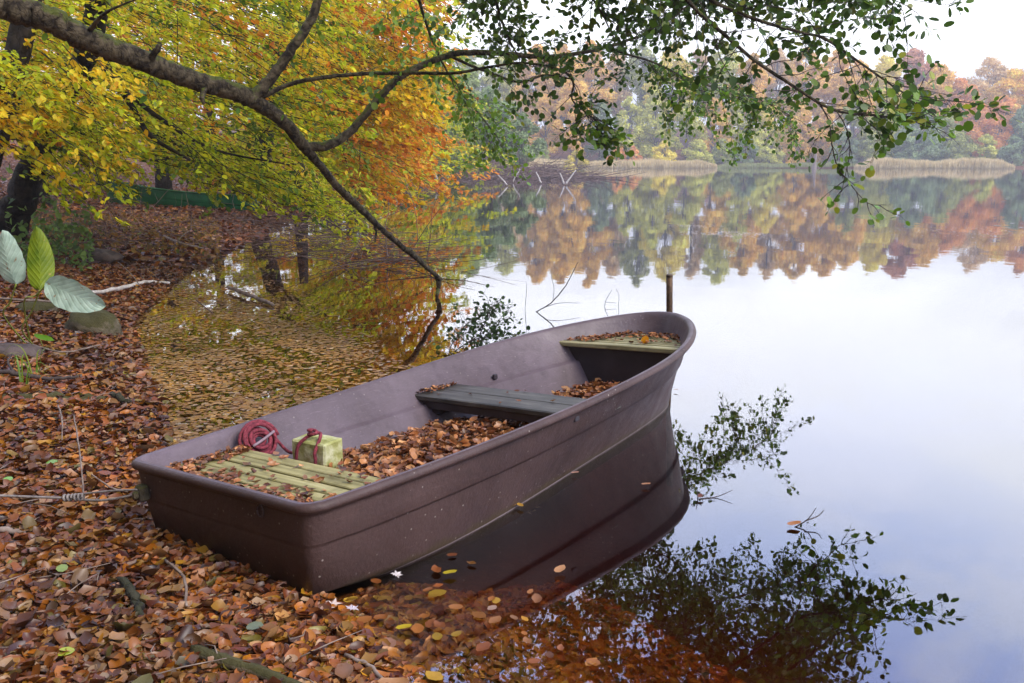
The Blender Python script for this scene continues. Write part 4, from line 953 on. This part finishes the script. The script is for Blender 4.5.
dr1 = raw_tube('branch', rows([(820, 104, 6.5, .006), (829, 122, 6.5, .005), (832, 145, 6.5, .005), (838, 168, 6.5, .004), (850, 184, 6.5, .0035), (868, 203, 6.5, .003), (886, 205, 6.5, .002)]), 5)
dr2 = raw_tube('branch', rows([(836, 110, 6.5, .005), (846, 128, 6.5, .004), (850, 150, 6.45, .004), (846, 172, 6.45, .003), (842, 190, 6.4, .002)]), 5)
AL = ([(72, 106, 34), (96, 130, 42), (58, 86, 32), (124, 150, 48), (152, 154, 54)], [3, 3, 2, 1.5, .6])
AL2 = ([(110, 150, 38), (138, 172, 50), (92, 130, 38), (176, 174, 50)], [3, 3, 2, 1])
fol, tw = Fol(), MB()
def leafy(S, n, Lr, nl, sz, cols, w, t0=0., t1=1., up_=0., down=.2, kind_d=None, thick=.0035, wr=.82, sp=.8):
    S = np.asarray(S); m = len(S)
    for i in range(n):
        t = t0+(t1-t0)*((i+RS.uniform(0, 1))/n); k = min(int(t*(m-1)), m-2); p = S[k, :3]+(S[k+1, :3]-S[k, :3])*(t*(m-1)-k); tg = norm(S[k+1, :3]-S[k, :3])
        d = norm(tg*.8+RS.normal(0, sp, 3)*[1, 1, .6]+[0, 0, up_-down*RS.uniform(0, 1)]); L = RS.uniform(*Lr); mm = 6; pts = [p]; dd = d
        for q in range(mm-1): dd = norm(dd+RS.normal(0, .16, 3)+[0, 0, -.05]); pts.append(pts[-1]+dd*L/(mm-1))
        pts = np.array(pts); tw.tube(pts, np.linspace(thick, thick*.35, mm), 4, cap=False)
        # side twiglets with leaves in loose clusters near the ends
        q = max(3, int(nl*RS.uniform(.6, 1.3)*L/np.mean(Lr))); tt = RS.uniform(.15, 1.0, q)**.75; kk = np.minimum((tt*(mm-1)).astype(int), mm-2)
        B = pts[kk]+(pts[kk+1]-pts[kk])*((tt*(mm-1)-kk)[:, None]); off = norm(dd+RS.normal(0, 1.0, (q, 3))+[0, 0, -.3]); ln = RS.uniform(.02, .09, q)[:, None]*(.5+L)
        P = B+off*ln; A = norm(off+RS.normal(0, .3, (q, 3))); N = norm(np.array([0, -.15, .75])+RS.normal(0, .55, (q, 3)))
        for b1, p1 in zip(B, P):
            tw.tube([b1, p1], [.0014, .0008], 3, cap=False)
        Ls = sz*RS.uniform(.6, 1.2, q); fol.add(P+A*(Ls*.5)[:, None], A, N, Ls, Ls*wr*RS.uniform(.85, 1.1, q), pal(cols, w, q, .18))
leafy(fA, 36, (.3, .75), 15, .062, *AL, t0=.15, down=.1, up_=.05)
leafy(fB, 26, (.25, .6), 9, .062, *AL, t0=.05, t1=.72, down=.3)
leafy(fB, 16, (.2, .45), 8, .070, *AL2, t0=.68, t1=1, down=.25)
leafy(fA, 14, (.2, .45), 8, .070, *AL2, t0=.75, t1=1, down=.1)
leafy(fC, 30, (.3, .7), 15, .062, *AL, t0=.1, down=.25)
leafy(fE, 26, (.3, .8), 16, .062, *AL, t0=.1, down=.1)
leafy(fD, 26, (.3, .6), 16, .058, *AL, t0=.1, t1=.8, down=.1)
leafy(dr1, 9, (.08, .2), 4, .058, *AL2, t0=.25, down=.3, sp=.6)
leafy(dr2, 7, (.08, .2), 4, .056, *AL2, t0=.25, down=.3, sp=.6)
leafy(f2, 16, (.25, .5), 13, .058, *AL, t0=.6, t1=1, down=.15)
leafy(f2, 15, (.2, .45), 15, .062, *AL2, t0=.93, t1=1, down=.5)
leafy(f2, 14, (.2, .5), 10, .058, *AL2, t0=.15, t1=.6, down=.3)
leafy(f3, 30, (.3, .7), 16, .058, *AL, t0=.5, t1=.86, down=-.2, up_=.2)
leafy(f3, 40, (.3, .8), 22, .055, *AL, t0=.82, t1=1, down=.0, up_=.15)
leafy(f4, 7, (.2, .5), 12, .058, *AL, down=.1)
leafy(f5, 50, (.3, .9), 22, .056, *AL, t0=.15, down=.35)
leafy(f5, 45, (.3, .9), 24, .056, *AL2, t0=.4, down=.45)
leafy(fG, 44, (.3, .7), 18, .055, *AL, t0=.2, t1=.85, down=.15)
leafy(fH, 70, (.4, 1.1), 20, .075, *AL2, t0=.3, down=.35)
leafy(limb, 5, (.2, .5), 8, .055, *AL2, t0=.1, t1=.55, down=.1, up_=.2)
leafy(up, 60, (.4, 1.), 20, .06, *AL, t0=.35, down=.0, up_=.2)
# the crown overhead, above the picture, seen only mirrored in the lake
for i, L_ in enumerate([[(-1.6, 5.9, 4.3), (-1.6, 7.2, 4.0), (-1.4, 8.6, 3.9), (-1.2, 10.2, 4.1)], [(-.9, 6, 4.2), (-.6, 7.5, 3.8), (-.3, 9, 3.75), (.1, 10.6, 4.0)], [(-.2, 6.1, 4.1), (.2, 7.4, 3.6), (.7, 8.8, 3.7), (1.1, 10.4, 3.9)],
                      [(.6, 6.2, 3.7), (1.2, 7.4, 3.3), (1.7, 8.8, 3.55), (2.2, 10.2, 3.8)], [(.9, 6.3, 3.5), (2.0, 7.3, 3.2), (2.8, 8.4, 3.45), (3.5, 9.4, 3.6)], [(.3, 6.2, 3.8), (.9, 6.9, 3.2), (1.7, 7.5, 3.1), (2.7, 7.7, 3.15)]]):
    S = raw_tube('branch', [(x, y, z, r) for (x, y, z), r in zip(L_, (.035, .02, .014, .006))], 6)
    leafy(S, 135 if i else 70, (.35, .9), 24, .06, *AL, t0=.2, t1=1, down=.0, up_=.1)
for L_ in [[(.1, 10.6, 4.0), (.9, 11.6, 4.4), (1.5, 12.6, 4.6), (2.0, 13.6, 4.9)], [(1.1, 10.4, 3.9), (1.9, 11.3, 4.2), (2.6, 12.2, 4.5), (3.2, 13.0, 4.7)], [(2.2, 10.2, 3.8), (2.9, 11, 4.0), (3.6, 11.6, 4.2), (4.3, 12.2, 4.4)]]:
    S = raw_tube('branch', [(x, y, z, r) for (x, y, z), r in zip(L_, (.02, .014, .01, .005))], 6)
    leafy(S, 80, (.4, 1.1), 26, .062, *AL, t0=.0, t1=1, down=-.1, up_=.15)
tw.build('twigs', M['twig'], al, aloc); fol.build('foliage', M['alder'], 'r', .16, al, aloc)
tag(al)

# MARK
# thin bare branches standing in the lake behind the boat
thin_in_water('lake_twig', [(536, 312, 9.6, .006), (551, 303, 9.5, .006), (566, 285, 9.4, .005), (578, 262, 9.3, .003)], M['twig'], 'long thin bare branch rising from the water behind the boat', 'bare twigs standing in the lake',
    [[(533, 313, 9.6, .005), (548, 320, 9.2, .005), (557, 330, 8.9, .004)], [(545, 307, 9.5, .004), (560, 303, 9.6, .003), (580, 303, 9.7, .002)], [(553, 300, 9.5, .003), (554, 288, 9.5, .0025), (551, 276, 9.5, .002)]])
thin_in_water('lake_twig', [(525, 312, 9.7, .003), (526, 298, 9.7, .003), (527, 283, 9.7, .002)], M['twig'], 'straight thin stalk left of the long bare branch', 'bare twigs standing in the lake')
thin_in_water('lake_twig', [(604, 309, 10, .003), (606, 300, 10, .003), (612, 290, 10, .002)], M['twig'], 'tiny forked twig in the water near the bow', 'bare twigs standing in the lake', [[(605, 302, 10, .002), (616, 303, 10, .002)], [(618, 310, 10, .003), (619, 296, 10, .002), (616, 289, 10, .002)]])

# leafy sprig dipping into the lake left of the boat's middle
g0 = gnd(452, 352); lsp = empty('leafy_branch', (g0[0], g0[1], 0)); tag(lsp, 'dark green leafy sprig in the water just behind the left side of the boat', 'branch')
fol, tw = Fol(), MB(); YS = g0[1]
for L_ in ([(448, 356, 0), (468, 342, .1), (490, 328, .25), (512, 306, .4)], [(468, 342, .1), (480, 338, .25), (500, 336, .3), (518, 334, .3)], [(480, 334, .2), (486, 320, .25), (490, 306, .3)], [(448, 356, 0), (452, 344, .1), (462, 330, .2), (466, 324, .2)]):
    S = spline([list(at(u, v, YS+dy))+[.006] for u, v, dy in L_], 6); tw.tube(S[:, :3], np.linspace(.006, .002, len(S)), 5, cap=False)
    leafy(S, 20, (.08, .22), 8, .038, [(54, 78, 34), (70, 96, 40), (84, 110, 44)], [2, 2, 1], t0=.15, down=.0, sp=.7, thick=.002)
tw.build('twigs', M['twig'], lsp, (g0[0], g0[1], 0)); fol.build('foliage', M['alder'], 'r', .16, lsp, (g0[0], g0[1], 0))
# ------------------------------------------------------------------ reeds, shrubs and trees across the lake
def reeds(name, u0, u1, Y0, dY, n, h, label, cols):
    Xa = (u0-512)/F*Y0*CP; Xb = (u1-512)/F*Y0*CP; X = RS.uniform(Xa, Xb, n); Y = Y0+RS.uniform(0, dY, n); z = np.maximum(height(X, Y), -.1)
    q_ = (X-Xa)/(Xb-Xa); H = h*RS.uniform(.55, 1.1, n)*(1+.16*wob(X, Y, .35)+.1*wob(X, Y, 1.7))*(.45+.55*np.clip(np.minimum(q_, 1-q_)*9+.15, 0, 1)); P = np.column_stack([X, Y, z+H/2]); A = norm(np.array([0, 0, 1.0])+RS.normal(0, .12, (n, 3))); N = norm(RS.normal(0, 1, (n, 3))+[0, -1.5, 0])
    tag(leaves(name, P, A, N, H, .10*RS.uniform(.6, 1.6, n), pal(cols, [3, 2, 2], n, .12), M['reed'], 'q', 0), label, 'reeds', kind='stuff')
RC = [(222, 200, 146), (236, 218, 172), (200, 176, 122)]
reeds('reed_bed', 524, 575, 183, 4, 7000, 1.6, 'pale straw reeds on the far shore left of the round yellow bush', RC)
reeds('reed_bed', 583, 718, 184, 4, 17000, 1.6, 'long belt of pale reeds on the far shore right of the round yellow bush', RC)
reeds('reed_bed', 862, 1016, 178, 4, 19000, 1.8, 'tall pale reed belt on the far shore at the right', RC)
reeds('reed_bed', 718, 862, 186, 3, 5000, .9, 'short greenish waterside grass on the far shore between the reed belts', [(150, 158, 96), (170, 170, 110), (140, 140, 84)])
PALS = {
 'golden': ([(244, 200, 84), (230, 180, 74), (250, 214, 110), (220, 176, 80)], [3, 2, 2, 1]),
 'yellow': ([(244, 224, 84), (232, 214, 84), (248, 226, 120)], [3, 2, 1]),
 'olive green': ([(172, 176, 92), (190, 190, 106), (150, 158, 84)], [3, 2, 2]),
 'grey green': ([(146, 162, 112), (162, 176, 126), (128, 146, 104)], [3, 2, 2]),
 'russet': ([(210, 146, 104), (222, 162, 114), (198, 132, 100), (228, 172, 114)], [3, 2, 2, 1]),
 'orange': ([(242, 174, 90), (248, 190, 100), (232, 162, 90)], [3, 2, 2]),
 'pale brown': ([(228, 198, 140), (236, 208, 152), (216, 182, 130)], [3, 2, 2]),
 'yellow green': ([(210, 208, 96), (194, 198, 92), (224, 218, 112)], [3, 2, 2]),
}
def far_tree(name, u, vtop, Y, w, pal_, label, dens=1.0, low=.25, sz=.55, group='trees on the far shore', cat='tree', lean=0.):
    X = (u-512)/F*Y*CP; z0 = hz(X, Y)-.2; top = at(u, vtop, Y)[2]; H = top-z0; loc = (X, Y, z0); r = empty(name, loc); tag(r, label, cat, group)
    mb = MB(); tp = np.array(loc)
    tr = np.array([tp+[lean*q*H+.15*math.sin(q*5+u), .1*math.cos(q*4), q*H*.93] for q in np.linspace(0, 1, 9)]); mb.tube(tr, np.linspace(.016*H+.05, .03, 9), 7)
    mb.build('trunk', M['farbark'], r, loc)
    lb = MB(); fol = Fol(); nc = int(22+H*1.5); P0 = PALS[pal_]
    for i in range(nc):
        h = low+(1-low)*((i+RS.uniform(0, 1))/nc); env = math.sin(PI*min(1, ((h-low)/(1-low))**.75*.86+.14))**.7; a = RS.uniform(0, 2*PI); rr = w*.5*env*math.sqrt(RS.uniform(.05, 1))*.85
        cpt = tp+[lean*h*H+rr*math.cos(a), rr*math.sin(a), h*H*.96]; cr = w*.5*RS.uniform(.16, .36)*(.5+.5*env)
        k = int((h*.75)*8); lb.tube([tr[max(0, min(k, 8))], (tr[max(0, min(k, 8))]+cpt)/2+[0, 0, .1*cr], cpt], [.008*H*.6, .05, .02], 4, cap=False)
        n = int(150*dens*(cr/1.4)**1.2*(.55/sz)**.7)+20; D = rnd_dirs(n); rad = cr*RS.uniform(.45, 1.1, n)[:, None]; P = cpt+D*rad*[1, 1, .75]
        c = pal(*P0, n, .10)*np.exp(RS.normal(0, .13)); Ls = sz*RS.uniform(.5, 1.2, n)
        fol.add(P, rnd_dirs(n), norm(D+RS.normal(0, .6, (n, 3))+[0, 0, .5]), Ls, Ls*RS.uniform(.55, .95, n), c)
    lb.build('branches', M['farbark'], r, loc); fol.build('crown', M['farleaf'], 'q', 0, r, loc)
    return r
ORD = ['first', 'second', 'third', 'fourth', 'fifth', 'sixth', 'seventh', 'eighth', 'ninth', 'tenth', 'eleventh', 'twelfth']
BACK = [(430, 58, 225, 11, 'pale brown', 1), (468, 50, 230, 12, 'olive green', 1), (505, 52, 226, 11, 'yellow green', .9), (536, 42, 222, 11, 'golden', .9), (562, 42, 214, 10, 'golden', 1), (590, 38, 222, 11, 'golden', 1.1), (615, 48, 226, 10, 'pale brown', .8), (640, 40, 222, 10, 'olive green', .8),
        (668, 42, 214, 10, 'yellow', .9), (694, 48, 224, 10, 'pale brown', .7), (720, 42, 220, 11, 'yellow green', .8), (748, 52, 214, 10, 'golden', .9), (772, 46, 226, 10, 'pale brown', .8), (800, 46, 220, 11, 'golden', .9), (828, 48, 226, 11, 'golden', 1), (852, 58, 214, 10, 'golden', 1.1), (878, 54, 222, 11, 'yellow', .9),
        (905, 48, 226, 13, 'russet', 1.5), (930, 64, 214, 11, 'golden', 1.2), (952, 78, 212, 10, 'orange', 1.1), (980, 56, 228, 12, 'pale brown', .5), (1005, 68, 214, 11, 'golden', 1.1), (1030, 54, 222, 12, 'orange', 1.2), (1060, 60, 220, 12, 'golden', 1), (1095, 56, 222, 12, 'golden', 1)]
MIDR = [(545, 92, 200, 8, 'golden', 1), (573, 70, 198, 9, 'golden', 1.2), (600, 100, 200, 8, 'grey green', .8), (628, 96, 200, 8, 'yellow green', .8), (655, 84, 200, 9, 'yellow green', .9), (685, 100, 199, 8, 'yellow green', .8), (712, 96, 200, 8, 'golden', .8), (740, 92, 200, 9, 'yellow green', .9),
        (768, 100, 202, 8, 'yellow', 1), (798, 104, 198, 9, 'golden', 1.1), (822, 108, 197, 8, 'golden', 1.1), (850, 100, 200, 9, 'olive green', 1), (882, 104, 198, 10, 'yellow green', 1.1), (915, 106, 196, 10, 'grey green', 1.2), (945, 112, 196, 9, 'olive green', 1.1), (972, 100, 197, 9, 'orange', 1.1), (998, 94, 200, 9, 'orange', 1.2), (1022, 104, 196, 9, 'grey green', 1.1), (1050, 100, 198, 9, 'orange', 1.1), (520, 92, 202, 8, 'pale brown', 1)]
FRONT = [(617, 143, 191, 3.6, 'orange', 1), (633, 146, 191, 3.2, 'orange', 1), (664, 140, 190, 5.2, 'yellow', 1.3), (540, 140, 190, 4, 'olive green', 1), (700, 142, 190, 5, 'yellow green', 1), (722, 138, 192, 5.5, 'olive green', 1), (745, 136, 192, 5, 'grey green', 1), (770, 140, 191, 5, 'yellow green', 1),
         (795, 134, 192, 5, 'golden', 1), (845, 130, 192, 6, 'grey green', 1), (872, 134, 190, 6, 'olive green', 1), (900, 130, 189, 6.5, 'grey green', 1.1), (930, 134, 189, 6.5, 'grey green', 1.1), (958, 132, 189, 6, 'olive green', 1), (985, 134, 190, 5.5, 'yellow green', 1), (1012, 136, 189, 6, 'grey green', 1.1)]
def row(L, where, sz, low, cat='tree', name='far_tree'):
    cnt = {}
    for (u, vt, Y, w, p_, dn) in sorted(L):
        k = cnt.get(p_, 0); cnt[p_] = k+1
        tot = sum(1 for q in L if q[4] == p_)
        lb = f'{p_} {cat} {where}' if tot == 1 else f'{ORD[k]} {p_} {cat} from the left {where}'
        far_tree(name, u, vt, Y, w*1.2, p_, lb, dn*1.4, low, sz, cat=cat, group=f'{cat}s of the far shore, {where}')
row(BACK, 'in the tall back row of the far shore', .6, .3)
row(MIDR, 'in the middle row of the far shore', .5, .1)
row(FRONT, 'along the water on the far shore', .42, .05, 'bush', 'far_bush')
# round yellow bush and the pale stump
far_tree('round_bush', 576, 150, 178, 5.6, 'yellow', 'round yellow bush overhanging the water between the reeds on the far shore', 1.4, .1, .4, None, 'bush')
s0 = gnd(816, 168.6); mb = MB(); S = spline([[s0[0], s0[1]+1, -.2, .5], [s0[0], s0[1]+1, .8, .34], [s0[0]+.1, s0[1]+1, 2.2, .24], [s0[0]+.2, s0[1]+1, 3.4, .05]], 5); mb.tube(S[:, :3], S[:, 3], 8, rough=.15)
tag(mb.build('broken_stump', M['deadwood'], origin=(s0[0], s0[1]+1, 0)), 'pale broken tree stump at the water on the far shore', 'stump')
# the wooded point in the middle distance
PALS['willow green'] = ([(164, 178, 108), (184, 194, 126), (146, 162, 100)], [3, 2, 2])
for (u, vt, Y, w, p_, nm) in [(452, 92, 98, 7.5, 'willow green', 'grey green willow at the left of the wooded point'), (492, 86, 101, 8, 'grey green', 'greyish green willow in the middle of the wooded point'), (522, 112, 104, 5.5, 'grey green', 'small grey green willow at the right end of the wooded point'),
                              (425, 100, 92, 6, 'olive green', 'olive green willow on the point beside the orange beech'), (470, 66, 112, 7, 'willow green', 'taller willow behind the wooded point')]:
    far_tree('willow', u, vt, Y, w, p_, nm, 2.2, .12, .34, 'willows on the wooded point', 'tree')
far_tree('low_shrub', 508, 160, 97, 2.8, 'yellow green', 'low yellow green shrub on the wooded point', 2.0, .05, .22, None, 'bush')
far_tree('low_shrub', 488, 163, 95, 2.4, 'yellow green', 'smaller yellow green shrub at the water of the wooded point', 2.0, .05, .22, None, 'bush')
brushpile('beaver_brush', [(470, 570, 0, 0, 84, 94, .9), (425, 600, 0, 0, 80, 88, .35)], 900, 'long heap of grey brown brushwood in the water before the wooded point', .03, seglen=3.5, flat=.15, mat=M['brush'])
brushpile('shore_brush', [(350, 440, 0, 0, 45, 66, .5)], 260, 'bare grey twigs along the left shore under the orange foliage', .015, seglen=2.5, flat=.3)
for i, (rs, lb) in enumerate([([(439, 184, .05), (437, 178, .045), (435, 171, .03)], 'first pale dead branch sticking out of the water, at the left'), ([(507, 185, .05), (503, 180, .04), (498, 175, .03)], 'crooked pale branch before the brushwood heap'),
      ([(513, 182, .04), (515, 177, .04), (518, 173, .04), (520, 169, .03)], 'pale branch before the brushwood heap bending right'), ([(541, 183, .06), (539, 178, .05), (536, 172, .03)], 'pale branch left of the forked one'),
      ([(566, 184, .06), (570, 178, .05), (576, 170, .03)], 'forked pale branch at the right of the brushwood')]):
    L = [(u, v, 70., r) for u, v, r in rs]; q = gnd(L[0][0], L[0][1]+1.0); L = [(u, v, q[1], r*1.1) for u, v, _, r in L]
    ex = [[(564, 184, q[1], .06), (562, 178, q[1], .05), (560, 173, q[1], .03)]] if i == 4 else []
    thin_in_water('dead_branch', L, M['palewood'], lb, 'pale dead branches in the lake', ex, .1)
# unseen leaf mass behind the viewer, added to shade the transom and bank
nW = 15000; a = RS.uniform(math.radians(150), math.radians(298), nW); r_ = RS.uniform(5.5, 20, nW); 
X = r_*np.sin(a); Y = r_*np.cos(a)
k = (sdf(X, Y) > 1.5) & (np.hypot(X, Y) > 5); X, Y = X[k], Y[k]; nW = len(X)
P = np.column_stack([X, Y, RS.uniform(.5, 14, nW)]); D = rnd_dirs(nW)
tag(leaves('shade_woods', P, D, rnd_dirs(nW), RS.uniform(.8, 1.6, nW), RS.uniform(.6, 1.1, nW), pal(*mixp(YG, OR, .4), nW)*.7, M['farleaf'], 'q', 0), 'unseen autumn foliage behind the viewpoint, added to shade the shore', 'shade_woods', kind='stuff')

# ------------------------------------------------------------------ haze
def haze(d):
    if d <= 0: return
    t = NT('haze_air'); pv = t.n('ShaderNodeVolumePrincipled', {'Color': (.93, .94, 1, 1), 'Density': d, 'Anisotropy': .2}).outputs[0]
    t.t.links.new(pv, t.out.inputs['Volume']); mb = MB(); mb.box((-950, -950, -9.5), (950, 950, 60)); tag(mb.build('haze', t.m, smooth=False), kind='stuff')
HAZE = 0.0012
haze(HAZE)

# ------------------------------------------------------------------ light
w = bpy.data.worlds.new('World'); SC.world = w; w.use_nodes = True; nt = w.node_tree; nt.nodes.clear()
class WT(NT):
    def __init__(s, t): s.t = t
wt = WT(nt); SUN_EL, SUN_AZ = math.radians(44), math.radians(122)
sky = wt.n('ShaderNodeTexSky', sky_type='NISHITA', sun_disc=False, sun_elevation=SUN_EL, sun_rotation=SUN_AZ)
gen = wt.n('ShaderNodeTexCoord').outputs['Generated']; zc = wt.n('ShaderNodeSeparateXYZ', {0: gen}).outputs[2]
cl = wt.noise(2.2, 5, .55, wt.mapping(gen, (1, 1, 2.6)), .6)
zz = wt.math('ADD', zc, wt.math('MULTIPLY', wt.math('SUBTRACT', cl, .5), .22))
cloud = wt.ramp(zz, [(0, (.34, .34, .34)), (.08, (.40, .40, .40)), (.15, (.74, .75, .755)), (.28, (.82, .85, .92)), (.42, (.55, .66, 1.0)), (.53, (.40, .52, 1.0)), (.62, (.32, .43, 1.0)), (.72, (.24, .28, .42)), (1, (.20, .22, .30))])
puff = wt.ramp(wt.noise(3.4, 5, .55, wt.mapping(gen, (1, 1, 2.2)), .8), [(.47, 0), (.60, .65)])
cl2 = wt.mix(cloud, (.80, .84, 1.0), wt.math('MULTIPLY', puff, wt.ramp(zc, [(.12, 0), (.3, 1)])))
cg = wt.n('ShaderNodeVectorMath', {0: cl2, 1: (2.8, 2.8, 2.8)}, operation='MULTIPLY').outputs[0]
bg1 = wt.n('ShaderNodeBackground', {0: sky.outputs[0], 1: .05}); bg2 = wt.n('ShaderNodeBackground', {0: cg, 1: 1.0})
mx = wt.n('ShaderNodeMixShader', {0: .92, 1: bg1.outputs[0], 2: bg2.outputs[0]}); ow = wt.n('ShaderNodeOutputWorld', {0: mx.outputs[0]})
sl = bpy.data.lights.new('sun', 'SUN'); sl.energy = 2.8; sl.angle = math.radians(24); sl.color = (1, .93, .80); so = bpy.data.objects.new('sun', sl); COL.objects.link(so)
dv = Vector((math.sin(SUN_AZ)*math.cos(SUN_EL), math.cos(SUN_AZ)*math.cos(SUN_EL), math.sin(SUN_EL))); so.rotation_euler = dv.to_track_quat('Z', 'Y').to_euler()

cam = bpy.data.cameras.new('camera'); co = bpy.data.objects.new('camera', cam); COL.objects.link(co); co.location = (0, 0, HC)
cam.sensor_width = 36; cam.lens = F/1024*36; co.rotation_euler = (PI/2-PITCH, 0, 0); cam.clip_end = 3000; cam.clip_start = .05; SC.camera = co
SC.view_settings.view_transform = 'Standard'; SC.view_settings.look = 'None'; SC.view_settings.exposure = .25; SC.view_settings.gamma = 1
SC.cycles.max_bounces = 6; SC.cycles.diffuse_bounces = 3; SC.cycles.glossy_bounces = 3; SC.cycles.transparent_max_bounces = 8; SC.cycles.volume_bounces = 0
SC.cycles.use_denoising = True; SC.cycles.caustics_reflective = False; SC.cycles.caustics_refractive = False
